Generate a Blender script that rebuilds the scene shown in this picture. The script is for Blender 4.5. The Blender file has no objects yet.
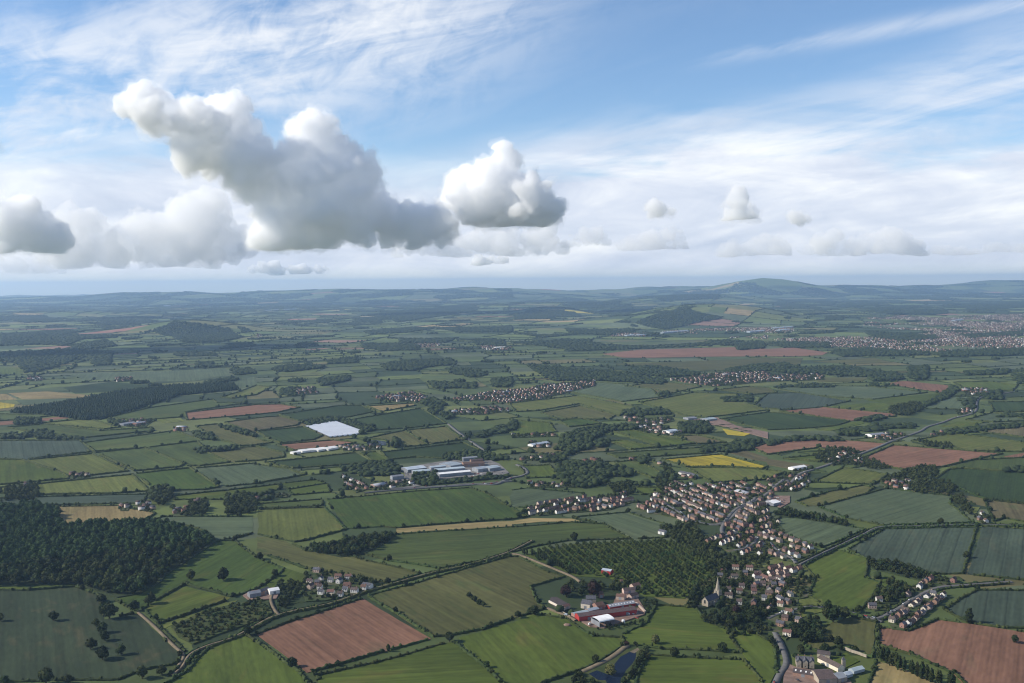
SKY_STR = .118
CLOUD_STR = 1.0
SUN_STR = 5.0
HAZE_D = 3.1e-5
HAZE_COL = (.47, .69, 1.0, 1)
EXPOSURE = 0.36
VOL_B = 64
CLOUD_D = .0072
import bpy, math, random
import numpy as np
from mathutils import Vector, Matrix, noise
import mathutils

random.seed(7)
RNG = np.random.default_rng(11)
SC = bpy.context.scene
COL = SC.collection
PI = math.pi

# ------------------------------------------------------------------ camera
CAM_H = 420.0
FPX = 1000.0
PITCH = math.atan((341.5 - 283.0) / FPX)
ROLL = 0.008
cF = np.array([0, math.cos(PITCH), -math.sin(PITCH)])
_U = np.array([0, math.sin(PITCH), math.cos(PITCH)])
_R = np.array([1.0, 0, 0])
cR = _R * math.cos(ROLL) - _U * math.sin(ROLL)
cU = _U * math.cos(ROLL) + _R * math.sin(ROLL)
CAM = np.array([0, 0, CAM_H])

cd = bpy.data.cameras.new('camera')
cd.sensor_width = 36.0
cd.sensor_fit = 'HORIZONTAL'
cd.lens = 36.0 * FPX / 1024.0
cd.clip_start = 1.0
cd.clip_end = 250000.0
cam = bpy.data.objects.new('camera', cd)
COL.objects.link(cam)
m = Matrix.Identity(4)
for i in range(3):
    m[i][0] = cR[i]; m[i][1] = cU[i]; m[i][2] = -cF[i]; m[i][3] = CAM[i]
cam.matrix_world = m
SC.camera = cam

def ray(px, py):
    d = cF + (px - 512.0) / FPX * cR + (341.5 - py) / FPX * cU
    return d / np.linalg.norm(d)

# ------------------------------------------------------------------ terrain
def sstep(a, b, x):
    t = np.clip((x - a) / (b - a), 0, 1)
    return t * t * (3 - 2 * t)

def flat(px, py):
    d = ray(px, py)
    t = -CAM_H / d[2]
    return np.array([d[0] * t, d[1] * t])

HILLS = []          # (cx, cy, half length, half depth, rotation, height)
def hill(px, py, sl, sd, h, rot=0.0):
    p = flat(px, py)
    HILLS.append((p[0], p[1], sl, sd, rot, h))

hill(205, 331.0, 430, 420, 70, -0.12)      # wooded hill
hill(165, 331.0, 420, 420, 40, 0)
hill(50, 316.0, 950, 700, 70, 0)
hill(548, 313.5, 380, 480, 75, 0)
hill(712, 318.0, 620, 900, 150, 0.3)
hill(660, 322.0, 600, 700, 75, 0)
hill(672, 303.5, 1100, 900, 135, 0)
hill(725, 302.0, 900, 900, 95, 0)
hill(600, 306.0, 1800, 800, 60, 0)
hill(300, 300.0, 4800, 2600, 190, 0.05)
hill(470, 300.0, 2800, 2600, 130, 0)
hill(120, 301.5, 3600, 1500, 60, 0)
hill(770, 297.0, 1050, 1500, 270, 0)
hill(725, 297.5, 1500, 1500, 110, 0)
hill(830, 297.0, 1900, 1500, 130, 0)
hill(930, 294.0, 6500, 2600, 200, 0)
hill(1003, 292.5, 1300, 2000, 210, 0)
hill(600, 296.5, 5200, 2500, 120, 0)

def hterr(x, y):
    x = np.asarray(x, float); y = np.asarray(y, float)
    D = np.hypot(x, y)
    z = np.zeros_like(D)
    for cx, cy, sl, sd, rot, h in HILLS:
        c, s = math.cos(rot), math.sin(rot)
        u = (x - cx) * c + (y - cy) * s
        v = -(x - cx) * s + (y - cy) * c
        e = (u / sl) ** 2 + (v / sd) ** 2
        z = z + h * np.exp(-0.5 * e * np.sqrt(e + .3))
    n = (np.sin(x * .00131 + 1.3 + 1.2 * np.sin(y * .00071)) + np.sin(y * .00113 + .4 + 1.1 * np.sin(x * .0009))
         + .6 * np.sin(x * .0031 + y * .0022) + .5 * np.sin(x * .0023 - y * .0035 + 2.))
    z = z + (n + 1.2) * (6 * sstep(8000, 14000, D) + 22 * sstep(16000, 34000, D))
    return np.maximum(z, 0) * sstep(6300, 8200, D)

def gp(px, py):
    """pixel -> point of the terrain it shows (ray marched)"""
    d = ray(px, py)
    if d[2] >= -0.004:
        d = d.copy(); d[2] = -0.004; d /= np.linalg.norm(d)
    t1 = min(-CAM_H / d[2], 60000.0)
    ts = np.linspace(600, t1, 700)
    z = CAM_H + d[2] * ts
    h = hterr(d[0] * ts, d[1] * ts)
    below = np.nonzero(z <= h + 1e-6)[0]
    t = ts[below[0]] if len(below) else t1
    return np.array([d[0] * t, d[1] * t])

TILES = {'A': (0, 480, .297329), 'B': (256, 480, .297329), 'C': (512, 480, .297329), 'D': (768, 480, .297329),
         'E': (0, 340, .25), 'F': (256, 340, .25), 'G': (512, 340, .25), 'H': (768, 340, .25),
         'P': (0, 260, .25), 'Q': (256, 260, .25), 'R': (512, 260, .25), 'S': (768, 260, .25),
         'U': (530, 560, .12695), 'V': (690, 570, .09766), 'W': (770, 617, .09766), 'X': (390, 440, .12695), 'Y': (640, 470, .14648), 'Z': (550, 620, .14648), 'L': (850, 560, .11715), 'M': (220, 560, .17578)}
def pix(s):
    out = []; t = None
    for tok in s.split():
        if tok[0].isalpha():
            t = TILES[tok[0]]; tok = tok[1:]
        a, b = tok.split(',')
        out.append((t[0] + float(a) * t[2], t[1] + float(b) * t[2]))
    return out
def gpts(s):
    return np.array([gp(a, b) for a, b in pix(s)])

def inpoly(P, poly):
    x = P[:, 0]; y = P[:, 1]
    inside = np.zeros(len(P), bool)
    lo = poly.min(0); hi = poly.max(0)
    idx = np.nonzero((x >= lo[0]) & (x <= hi[0]) & (y >= lo[1]) & (y <= hi[1]))[0]
    if not len(idx): return inside
    xx = x[idx]; yy = y[idx]; r = np.zeros(len(idx), bool)
    n = len(poly)
    for i in range(n):
        x0, y0 = poly[i]; x1, y1 = poly[(i + 1) % n]
        if y0 == y1: continue
        c = ((y0 > yy) != (y1 > yy)) & (xx < (x1 - x0) * (yy - y0) / (y1 - y0) + x0)
        r ^= c
    inside[idx] = r
    return inside

def scatter(poly, s, jit=.38, rot=None):
    """jittered grid of points inside a ground polygon"""
    if rot is None: rot = RNG.uniform(0, PI)
    c, sn = math.cos(rot), math.sin(rot)
    ctr = poly.mean(0); q = poly - ctr
    q = np.stack([q[:, 0] * c + q[:, 1] * sn, -q[:, 0] * sn + q[:, 1] * c], 1)
    lo = q.min(0); hi = q.max(0)
    gx, gy = np.meshgrid(np.arange(lo[0], hi[0], s), np.arange(lo[1], hi[1], s))
    P = np.stack([gx.ravel(), gy.ravel()], 1)
    P += RNG.uniform(-jit, jit, P.shape) * s
    P = np.stack([P[:, 0] * c - P[:, 1] * sn, P[:, 0] * sn + P[:, 1] * c], 1) + ctr
    return P[inpoly(P, poly)]

# ------------------------------------------------------------------ materials
def nt(m):
    m.use_nodes = True
    t = m.node_tree
    t.nodes.clear()
    return t, t.nodes, t.links

def mat_noise(name, c1, c2, scale=.05, rough=.9, spec=.15, rnd=.25, detail=3.0, attr=None, c3=None, bump=0.0, trans=0.0):
    """two colours mixed by world-space noise; a little per-object brightness"""
    m = bpy.data.materials.new(name)
    t, N, L = nt(m)
    out = N.new('ShaderNodeOutputMaterial')
    b = N.new('ShaderNodeBsdfPrincipled')
    b.inputs['Roughness'].default_value = rough
    b.inputs['Specular IOR Level'].default_value = spec
    geo = N.new('ShaderNodeNewGeometry')
    n1 = N.new('ShaderNodeTexNoise'); n1.inputs['Scale'].default_value = scale; n1.inputs['Detail'].default_value = detail
    n1.inputs['Roughness'].default_value = .6
    L.new(geo.outputs['Position'], n1.inputs['Vector'])
    r = N.new('ShaderNodeValToRGB')
    r.color_ramp.elements[0].position = .32; r.color_ramp.elements[0].color = (*c1, 1)
    r.color_ramp.elements[1].position = .68; r.color_ramp.elements[1].color = (*c2, 1)
    if c3:
        e = r.color_ramp.elements.new(.5); e.color = (*c3, 1)
    L.new(n1.outputs['Fac'], r.inputs['Fac'])
    col = r.outputs['Color']
    if attr:
        a = N.new('ShaderNodeAttribute'); a.attribute_name = attr
        mx = N.new('ShaderNodeMix'); mx.data_type = 'RGBA'; mx.blend_type = 'MULTIPLY'; mx.inputs[0].default_value = 1
        L.new(col, mx.inputs[6]); L.new(a.outputs['Color'], mx.inputs[7]); col = mx.outputs[2]
    if rnd:
        oi = N.new('ShaderNodeObjectInfo')
        mr = N.new('ShaderNodeMapRange'); mr.inputs[3].default_value = 1 - rnd; mr.inputs[4].default_value = 1 + rnd
        L.new(oi.outputs['Random'], mr.inputs[0])
        hs = N.new('ShaderNodeHueSaturation')
        L.new(mr.outputs[0], hs.inputs['Value']); L.new(col, hs.inputs['Color'])
        mr2 = N.new('ShaderNodeMapRange'); mr2.inputs[3].default_value = .5 - rnd * .10; mr2.inputs[4].default_value = .5 + rnd * .10
        ml = N.new('ShaderNodeMath'); ml.operation = 'FRACT'
        mm = N.new('ShaderNodeMath'); mm.operation = 'MULTIPLY'; mm.inputs[1].default_value = 17.31
        L.new(oi.outputs['Random'], mm.inputs[0]); L.new(mm.outputs[0], ml.inputs[0]); L.new(ml.outputs[0], mr2.inputs[0]); L.new(mr2.outputs[0], hs.inputs['Hue'])
        col = hs.outputs['Color']
    L.new(col, b.inputs['Base Color'])
    if bump:
        bp = N.new('ShaderNodeBump'); bp.inputs['Distance'].default_value = bump; bp.inputs['Strength'].default_value = .6
        n2 = N.new('ShaderNodeTexNoise'); n2.inputs['Scale'].default_value = .35; L.new(geo.outputs['Position'], n2.inputs['Vector'])
        L.new(n2.outputs['Fac'], bp.inputs['Height']); L.new(bp.outputs[0], b.inputs['Normal'])
    if trans:
        tr = N.new('ShaderNodeBsdfTranslucent'); L.new(col, tr.inputs['Color'])
        mxs = N.new('ShaderNodeMixShader'); mxs.inputs[0].default_value = trans
        L.new(b.outputs[0], mxs.inputs[1]); L.new(tr.outputs[0], mxs.inputs[2]); L.new(mxs.outputs[0], out.inputs[0])
    else:
        L.new(b.outputs[0], out.inputs[0])
    return m

def mat_field(name, c1, c2, patch, rows=6.0, row_amt=.12, tram=24.0, tram_amt=.3, blot=.35):
    """crop: large soft blotches, drill rows and paired tramlines along the object's x axis"""
    m = bpy.data.materials.new(name)
    t, N, L = nt(m)
    out = N.new('ShaderNodeOutputMaterial')
    b = N.new('ShaderNodeBsdfPrincipled'); b.inputs['Roughness'].default_value = .95; b.inputs['Specular IOR Level'].default_value = .1
    tc = N.new('ShaderNodeTexCoord')
    oi = N.new('ShaderNodeObjectInfo')
    def noise_(scale, detail=4, sx=1.0, dist=0):
        mp = N.new('ShaderNodeMapping'); mp.inputs['Scale'].default_value = (scale * sx, scale, scale)
        L.new(tc.outputs['Object'], mp.inputs['Vector'])
        n = N.new('ShaderNodeTexNoise'); n.noise_dimensions = '4D'; n.inputs['Scale'].default_value = 1; n.inputs['Detail'].default_value = detail
        n.inputs['Distortion'].default_value = dist
        mw = N.new('ShaderNodeMath'); mw.operation = 'MULTIPLY'; mw.inputs[1].default_value = 50
        L.new(oi.outputs['Random'], mw.inputs[0]); L.new(mw.outputs[0], n.inputs['W'])
        L.new(mp.outputs[0], n.inputs['Vector'])
        return n.outputs['Fac']
    def math_(op, a, bb=None, cc=None):
        n = N.new('ShaderNodeMath'); n.operation = op
        for i, v in enumerate((a, bb, cc)):
            if v is None: continue
            if isinstance(v, (int, float)): n.inputs[i].default_value = v
            else: L.new(v, n.inputs[i])
        return n.outputs[0]
    def mix_(f, a, bb, mode='MIX'):
        n = N.new('ShaderNodeMix'); n.data_type = 'RGBA'; n.blend_type = mode
        for i, v in ((0, f), (6, a), (7, bb)):
            if isinstance(v, (int, float)): n.inputs[i].default_value = v
            elif isinstance(v, tuple): n.inputs[i].default_value = (*v, 1)
            else: L.new(v, n.inputs[i])
        return n.outputs[2]
    big = noise_(1 / 95.0, 5, .55, .8)
    mr = N.new('ShaderNodeMapRange'); mr.inputs[1].default_value = .33; mr.inputs[2].default_value = .67; L.new(big, mr.inputs[0])
    col = mix_(mr.outputs[0], c1, c2)
    pt = noise_(1 / 45.0, 5, .35, 1.5)
    mr = N.new('ShaderNodeMapRange'); mr.inputs[1].default_value = .56; mr.inputs[2].default_value = .70; mr.inputs[4].default_value = min(.85, blot * 1.7); L.new(pt, mr.inputs[0])
    col = mix_(mr.outputs[0], col, patch)
    fine = noise_(1 / 5.0, 3, .3)
    sep = N.new('ShaderNodeSeparateXYZ'); L.new(tc.outputs['Object'], sep.inputs[0])
    wob = noise_(1 / 60.0, 2)
    yy = math_('ADD', sep.outputs['Y'], math_('MULTIPLY', wob, 5.0))
    row = math_('SINE', math_('MULTIPLY', yy, 2 * PI / rows))
    streak = noise_(1 / 9.0, 3, .03)
    v = math_('ADD', 1.0, math_('MULTIPLY', row, row_amt))
    v = math_('ADD', v, math_('MULTIPLY', math_('SUBTRACT', fine, .5), .75))
    v = math_('ADD', v, math_('MULTIPLY', math_('SUBTRACT', streak, .5), 1.15))
    fr = math_('FRACT', math_('DIVIDE', yy, tram))
    d = math_('ABSOLUTE', math_('SUBTRACT', fr, .5))
    near = math_('SUBTRACT', 1.0, math_('MINIMUM', math_('DIVIDE', d, 1.6 / tram), 1.0))
    v = math_('MULTIPLY', v, math_('SUBTRACT', 1.0, math_('MULTIPLY', near, tram_amt)))
    wet = noise_(1 / 150.0, 4, .8, .6)
    v = math_('MULTIPLY', v, math_('ADD', .72, math_('MULTIPLY', wet, .56)))
    rv = N.new('ShaderNodeMapRange'); rv.inputs[3].default_value = .86; rv.inputs[4].default_value = 1.14; L.new(oi.outputs['Random'], rv.inputs[0])
    v = math_('MULTIPLY', v, rv.outputs[0])
    hs = N.new('ShaderNodeHueSaturation'); L.new(v, hs.inputs['Value']); L.new(col, hs.inputs['Color'])
    L.new(hs.outputs[0], b.inputs['Base Color'])
    bp = N.new('ShaderNodeBump'); bp.inputs['Distance'].default_value = .8; bp.inputs['Strength'].default_value = .5
    L.new(fine, bp.inputs['Height']); L.new(bp.outputs[0], b.inputs['Normal'])
    L.new(b.outputs[0], out.inputs[0])
    return m

# crop palette: (real base colours)
CROP = {
 'wheat':   ('wheat_field',   (.046, .082, .040), (.060, .100, .044), (.085, .105, .050), 4, .06, 26, .30, .35),
 'bright':  ('meadow_field',  (.058, .100, .026), (.075, .118, .030), (.100, .115, .040), 7, .06, 40, .10, .45),
 'strong':  ('barley_field',  (.036, .092, .030), (.046, .108, .034), (.070, .105, .040), 5, .05, 24, .20, .30),
 'dark':    ('potato_field',  (.026, .055, .026), (.034, .066, .030), (.045, .070, .034), 5, .10, 26, .25, .30),
 'grey':    ('barley_field',  (.066, .096, .058), (.080, .110, .066), (.095, .112, .066), 5, .07, 22, .30, .30),
 'slate':   ('barley_field',  (.048, .070, .054), (.058, .082, .060), (.075, .085, .058), 6, .12, 24, .45, .30),
 'mossy':   ('bean_field',    (.040, .058, .034), (.054, .072, .042), (.110, .098, .056), 7, .10, 32, .16, .55),
 'pale':    ('hay_field',     (.082, .112, .040), (.100, .128, .048), (.130, .130, .060), 6, .08, 30, .15, .40),
 'olive':   ('pasture_field', (.080, .084, .032), (.096, .094, .038), (.060, .084, .030), 8, .10, 40, .08, .50),
 'brown':   ('fallow_field',  (.100, .082, .046), (.120, .094, .052), (.080, .088, .040), 6, .10, 30, .10, .40),
 'tan':     ('stubble_field', (.190, .150, .070), (.230, .180, .085), (.150, .140, .060), 5, .08, 20, .12, .40),
 'red':     ('ploughed_field', (.190, .086, .060), (.220, .100, .070), (.160, .090, .060), 5, .10, 18, .10, .45),
 'yellow':  ('rapeseed_field', (.290, .240, .026), (.370, .300, .030), (.150, .165, .032), 8, .08, 26, .25, .70),
}
def _tone(k, c):
    f = {'red': (.78, .90, .82), 'tan': (.92, .90, .84), 'brown': (.84, .90, .80), 'yellow': (.95, .92, 1), 'grey': (.90, .84, .72), 'slate': (.88, .84, .74),
         'olive': (.84, .84, .74), 'bright': (.88, .73, .52), 'strong': (1.12, .72, .48), 'mossy': (.66, .68, .58), 'pale': (.98, .86, .60), 'wheat': (1.06, .84, .52), 'dark': (.86, .70, .48)}[k]
    return tuple(a * b for a, b in zip(c, f))
CM = {k: mat_field(k + '_crop', _tone(k, v[1]), _tone(k, v[2]), _tone(k, v[3]), v[4], v[5] * .55, v[6], v[7] * .8, v[8]) for k, v in CROP.items()}
MAT = {}
MAT['oak'] = mat_noise('oak_foliage', (.013, .023, .008), (.040, .053, .016), .09, rnd=.35, trans=.10)
MAT['wood'] = mat_noise('wood_foliage', (.015, .027, .009), (.050, .066, .019), .07, rnd=.36, trans=.06)
MAT['orchard'] = mat_noise('orchard_foliage', (.026, .044, .013), (.060, .085, .023), .12, rnd=.35, trans=.12)
MAT['conifer'] = mat_noise('conifer_foliage', (.011, .022, .011), (.026, .040, .016), .12, rnd=.25, trans=.05)
MAT['hedge'] = mat_noise('hedge_foliage', (.020, .032, .010), (.050, .066, .019), .11, rnd=.3, trans=.1)
MAT['willow'] = mat_noise('willow_foliage', (.090, .100, .032), (.150, .150, .055), .2, rnd=.1, trans=.12)
MAT['copper'] = mat_noise('copper_foliage', (.020, .012, .012), (.045, .022, .020), .2, rnd=.1)
MAT['scrub'] = mat_noise('scrub_foliage', (.024, .038, .011), (.066, .078, .022), .1, rnd=.45, trans=.1)
MAT['bark'] = mat_noise('bark', (.05, .035, .025), (.09, .065, .045), 1.2, rnd=.1)
MAT['far'] = mat_noise('far_foliage', (.013, .024, .010), (.040, .055, .018), .035, rnd=0, trans=.08)
MAT['asphalt'] = mat_noise('asphalt', (.085, .083, .082), (.12, .117, .112), .15, rnd=0)
MAT['track'] = mat_noise('dirt_track', (.10, .08, .052), (.17, .135, .09), .1, rnd=0)
MAT['yard'] = mat_noise('yard_gravel', (.13, .085, .065), (.23, .155, .125), .12, rnd=0)
MAT['concrete'] = mat_noise('concrete', (.10, .095, .09), (.20, .185, .17), .06, rnd=0)
MAT['garden'] = mat_noise('garden_ground', (.026, .042, .013), (.085, .075, .048), .07, rnd=.1, c3=(.048, .062, .019), detail=5)
MAT['rough'] = mat_noise('rough_grass', (.028, .040, .012), (.066, .068, .022), .04, rnd=.1, c3=(.042, .056, .016), detail=5)
MAT['litter'] = mat_noise('woodland_floor', (.016, .026, .012), (.034, .046, .018), .06, rnd=.1)
MAT['render'] = mat_noise('white_render', (.54, .52, .48), (.70, .68, .64), .4, rnd=.08, rough=.7)
MAT['cream'] = mat_noise('cream_render', (.52, .46, .37), (.62, .55, .45), .4, rnd=.1, rough=.8)
MAT['brick'] = mat_noise('red_brick', (.22, .130, .100), (.31, .185, .145), .5, rnd=.15)
MAT['pinkbrick'] = mat_noise('pale_brick', (.37, .275, .225), (.48, .365, .305), .5, rnd=.12)
MAT['stone'] = mat_noise('pale_stone', (.25, .215, .165), (.36, .31, .24), .3, rnd=.05)
MAT['tile'] = mat_noise('brown_tile', (.058, .044, .042), (.092, .068, .062), .5, rnd=.25)
MAT['redtile'] = mat_noise('red_tile', (.095, .056, .047), (.135, .076, .062), .5, rnd=.15)
MAT['slatetile'] = mat_noise('slate_tile', (.060, .060, .070), (.10, .10, .115), .5, rnd=.15)
MAT['glass'] = mat_noise('window_glass', (.02, .025, .03), (.04, .045, .05), .5, rough=.15, spec=.5, rnd=0)
MAT['redclad'] = mat_noise('red_cladding', (.27, .028, .028), (.36, .045, .04), .15, rnd=0, rough=.55)
MAT['whitesheet'] = mat_noise('white_sheet', (.58, .57, .55), (.76, .75, .73), .12, rnd=.10, rough=.6)
MAT['bluesheet'] = mat_noise('pale_blue_sheet', (.26, .31, .345), (.38, .43, .46), .06, rnd=.25, rough=.5)
MAT['greysheet'] = mat_noise('grey_sheet', (.17, .18, .20), (.25, .26, .28), .1, rnd=.15, rough=.6)
MAT['polythene'] = mat_noise('polythene', (.80, .79, .77), (.89, .88, .86), .03, rnd=.02, rough=.45, spec=.4)
MAT['darkroof'] = mat_noise('dark_felt_roof', (.055, .045, .045), (.085, .07, .068), .3, rnd=.1)

def mat_attr(name, rough=.85):
    m = bpy.data.materials.new(name)
    t, N, L = nt(m)
    out = N.new('ShaderNodeOutputMaterial'); b = N.new('ShaderNodeBsdfPrincipled')
    b.inputs['Roughness'].default_value = rough; b.inputs['Specular IOR Level'].default_value = .15
    a = N.new('ShaderNodeAttribute'); a.attribute_name = 'tone'
    geo = N.new('ShaderNodeNewGeometry')
    v = None
    n1 = N.new('ShaderNodeTexNoise'); n1.inputs['Scale'].default_value = .012; n1.inputs['Detail'].default_value = 6
    L.new(geo.outputs['Position'], n1.inputs['Vector'])
    mr = N.new('ShaderNodeMapRange'); mr.inputs[1].default_value = .25; mr.inputs[2].default_value = .75; mr.inputs[3].default_value = .68; mr.inputs[4].default_value = 1.32
    L.new(n1.outputs['Fac'], mr.inputs[0])
    hs = N.new('ShaderNodeHueSaturation'); L.new(mr.outputs[0], hs.inputs['Value']); L.new(a.outputs['Color'], hs.inputs['Color'])
    L.new(hs.outputs[0], b.inputs['Base Color']); L.new(b.outputs[0], out.inputs[0])
    return m
MAT['tone'] = mat_attr('farmland_tones')
MAT['housetone'] = mat_attr('house_tones')

# ------------------------------------------------------------------ mesh helpers
def np_mesh(name, V, F, mats, mi=None, tone=None):
    """V (n,3), F list of equal-size face index arrays (k,3) or (k,4)"""
    me = bpy.data.meshes.new(name)
    V = np.asarray(V, np.float32)
    if not isinstance(F, list): F = [F]
    F = [np.asarray(f, np.int32) for f in F if len(f)]
    me.vertices.add(len(V)); me.vertices.foreach_set('co', V.ravel())
    loops = np.concatenate([f.ravel() for f in F])
    tot = np.concatenate([np.full(len(f), f.shape[1], np.int32) for f in F])
    start = np.concatenate([[0], np.cumsum(tot)[:-1]]).astype(np.int32)
    me.loops.add(len(loops)); me.loops.foreach_set('vertex_index', loops)
    me.polygons.add(len(tot)); me.polygons.foreach_set('loop_start', start)
    try: me.polygons.foreach_set('loop_total', tot)
    except Exception: pass
    for mm in mats: me.materials.append(mm)
    if mi is not None: me.polygons.foreach_set('material_index', np.asarray(mi, np.int32))
    me.update(calc_edges=True)
    if tone is not None:
        at = me.attributes.new('tone', 'FLOAT_COLOR', 'CORNER')
        c = np.ones((len(loops), 4), np.float32); c[:, :3] = np.repeat(np.asarray(tone, np.float32), tot, axis=0)
        at.data.foreach_set('color', c.ravel())
    me.validate()
    return me

def link(name, me, parent=None, loc=None, rz=0.0, label=None, cat=None, group=None, kind=None, scale=None):
    o = bpy.data.objects.new(name, me)
    COL.objects.link(o)
    if loc is not None: o.location = loc
    if rz: o.rotation_euler[2] = rz
    if scale is not None: o.scale = scale if hasattr(scale, '__len__') else (scale,) * 3
    if parent is not None: o.parent = parent
    if label: o['label'] = label
    if cat: o['category'] = cat
    if group: o['group'] = group
    if kind: o['kind'] = kind
    return o

class MB:
    def __init__(s): s.v = []; s.f = []; s.m = []
    def add(s, vs, fs, mi=0):
        b = len(s.v); s.v += [tuple(v) for v in vs]
        for f in fs: s.f.append([b + i for i in f]); s.m.append(mi)
    def box(s, x0, y0, z0, x1, y1, z1, mi=0):
        s.add([(x0, y0, z0), (x1, y0, z0), (x1, y1, z0), (x0, y1, z0), (x0, y0, z1), (x1, y0, z1), (x1, y1, z1), (x0, y1, z1)],
              [(3, 2, 1, 0), (4, 5, 6, 7), (0, 1, 5, 4), (1, 2, 6, 5), (2, 3, 7, 6), (3, 0, 4, 7)], mi)
    def mesh(s, name, mats):
        me = bpy.data.meshes.new(name); me.from_pydata(s.v, [], s.f)
        for mm in mats: me.materials.append(mm)
        me.polygons.foreach_set('material_index', s.m); me.update()
        return me

def ico(sub=1):
    import bmesh
    bm = bmesh.new(); bmesh.ops.create_icosphere(bm, subdivisions=sub, radius=1.0)
    V = np.array([v.co for v in bm.verts]); F = np.array([[v.index for v in f.verts] for f in bm.faces]); bm.free()
    return V, F
ICO1 = ico(1); ICO2 = ico(2)
# ------------------------------------------------------------------ light, sky, air
SUN_EL, SUN_AZ = math.radians(33), math.radians(-93)     # azimuth clockwise from +Y
w = bpy.data.worlds.new('World'); SC.world = w
t, N, L = nt(w)
wout = N.new('ShaderNodeOutputWorld')
sky = N.new('ShaderNodeTexSky'); sky.sky_type = 'NISHITA'; sky.sun_disc = False
sky.sun_elevation = SUN_EL; sky.sun_rotation = SUN_AZ; sky.altitude = 420; sky.air_density = 1.0; sky.dust_density = .15; sky.ozone_density = 4.5
bg = N.new('ShaderNodeBackground'); bg.inputs['Strength'].default_value = SKY_STR
L.new(sky.outputs[0], bg.inputs['Color'])
tc = N.new('ShaderNodeTexCoord')
sep = N.new('ShaderNodeSeparateXYZ'); L.new(tc.outputs['Generated'], sep.inputs[0])
def M_(op, a, b=None, c=None):
    n = N.new('ShaderNodeMath'); n.operation = op
    for i, v in enumerate((a, b, c)):
        if v is None: continue
        if isinstance(v, (int, float)): n.inputs[i].default_value = v
        else: L.new(v, n.inputs[i])
    return n.outputs[0]
def SS(v, a, b, lo=0.0, hi=1.0):
    n = N.new('ShaderNodeMapRange'); n.interpolation_type = 'SMOOTHSTEP'
    n.inputs[1].default_value = a; n.inputs[2].default_value = b; n.inputs[3].default_value = lo; n.inputs[4].default_value = hi
    L.new(v, n.inputs[0]); return n.outputs[0]
az = M_('ARCTAN2', sep.outputs['X'], sep.outputs['Y'])
el = M_('ARCSINE', sep.outputs['Z'])
den = M_('ADD', M_('MAXIMUM', sep.outputs['Z'], 0.0), .07)
px_ = M_('DIVIDE', sep.outputs['X'], den); py_ = M_('DIVIDE', sep.outputs['Y'], den)
comb = N.new('ShaderNodeCombineXYZ'); L.new(px_, comb.inputs[0]); L.new(py_, comb.inputs[1])
comb2 = N.new('ShaderNodeCombineXYZ'); L.new(az, comb2.inputs[0]); L.new(el, comb2.inputs[1])
def NZ(vec, scale, detail=5, rot=0.0, sx=1.0, sy=1.0, dist=0.0, off=0.0, rough=.55):
    mp = N.new('ShaderNodeMapping'); mp.vector_type = 'POINT'
    mp.inputs['Rotation'].default_value[2] = rot
    mp2 = N.new('ShaderNodeMapping'); mp2.inputs['Scale'].default_value = (sx, sy, 1); mp2.inputs['Location'].default_value = (off, off * .7, off * .3)
    L.new(vec, mp.inputs['Vector']); L.new(mp.outputs[0], mp2.inputs['Vector'])
    n = N.new('ShaderNodeTexNoise'); n.inputs['Scale'].default_value = scale; n.inputs['Detail'].default_value = detail
    n.inputs['Distortion'].default_value = dist; n.inputs['Roughness'].default_value = rough
    L.new(mp2.outputs[0], n.inputs['Vector']); return n.outputs['Fac']
V1, V2 = comb.outputs[0], comb2.outputs[0]
big = NZ(V2, 4.0, 4, sx=.6, sy=1.4, off=3.1)
bigc = M_('SUBTRACT', big, .5)
# edge of the layer of high cloud
lineR = M_('MULTIPLY_ADD', az, .20, .118)
line = M_('MAXIMUM', lineR, SS(az, -.30, -.02, .150, .108))
c1 = SS(M_('SUBTRACT', M_('MULTIPLY_ADD', bigc, .16, line), el), -.045, .05)
# broad cirrus band top left
dA = M_('DIVIDE', M_('SUBTRACT', el, M_('MULTIPLY_ADD', az, .30, .290)), .085)
cA = M_('MULTIPLY', M_('POWER', 2.718, M_('MULTIPLY', M_('MULTIPLY', dA, dA), -1.0)), SS(az, -.12, .12, 1.0, .12))
# thin streak upper right
dB = M_('DIVIDE', M_('SUBTRACT', el, M_('MULTIPLY_ADD', az, .085, .197)), .008)
cB = M_('MULTIPLY', M_('POWER', 2.718, M_('MULTIPLY', M_('MULTIPLY', dB, dB), -1.0)), SS(az, .06, .34, .0, .42))
streak = NZ(V2, 11.0, 9, rot=-.26, sx=.28, sy=1.5, dist=1.1, off=1.7, rough=.62)
flecks = NZ(V2, 38.0, 7, rot=-.55, sx=.6, sy=1.0, dist=.8, off=5.2, rough=.6)
tex = M_('ADD', M_('MULTIPLY', streak, .68), M_('MULTIPLY', flecks, .32))
covA = M_('MULTIPLY', cA, SS(tex, .36, .64))
layer = NZ(V1, 1.15, 8, rot=.35, sx=.75, sy=1.0, dist=.9, off=9.3, rough=.58)
streak2 = NZ(V2, 13.0, 8, rot=-.2, sx=.3, sy=1.5, dist=.9, off=4.4, rough=.6)
lt = M_('ADD', M_('MULTIPLY', layer, .45), M_('MULTIPLY', streak2, .55))
dense = SS(el, .05, .15, .30, .0)
cov1 = M_('MULTIPLY', c1, SS(M_('ADD', lt, dense), .36, .66))
covB = M_('MULTIPLY', cB, SS(streak, .35, .6))
wisps = M_('MULTIPLY', SS(tex, .54, .74), .12)
cov = M_('MAXIMUM', M_('MAXIMUM', covA, cov1), M_('MAXIMUM', covB, wisps))
cov = M_('MULTIPLY', cov, SS(el, -.01, .02))
cov = M_('MULTIPLY', cov, .93)
lumA = NZ(V2, 7.0, 7, rot=-.06, sx=.35, sy=2.2, dist=.7, off=7.7)
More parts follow.
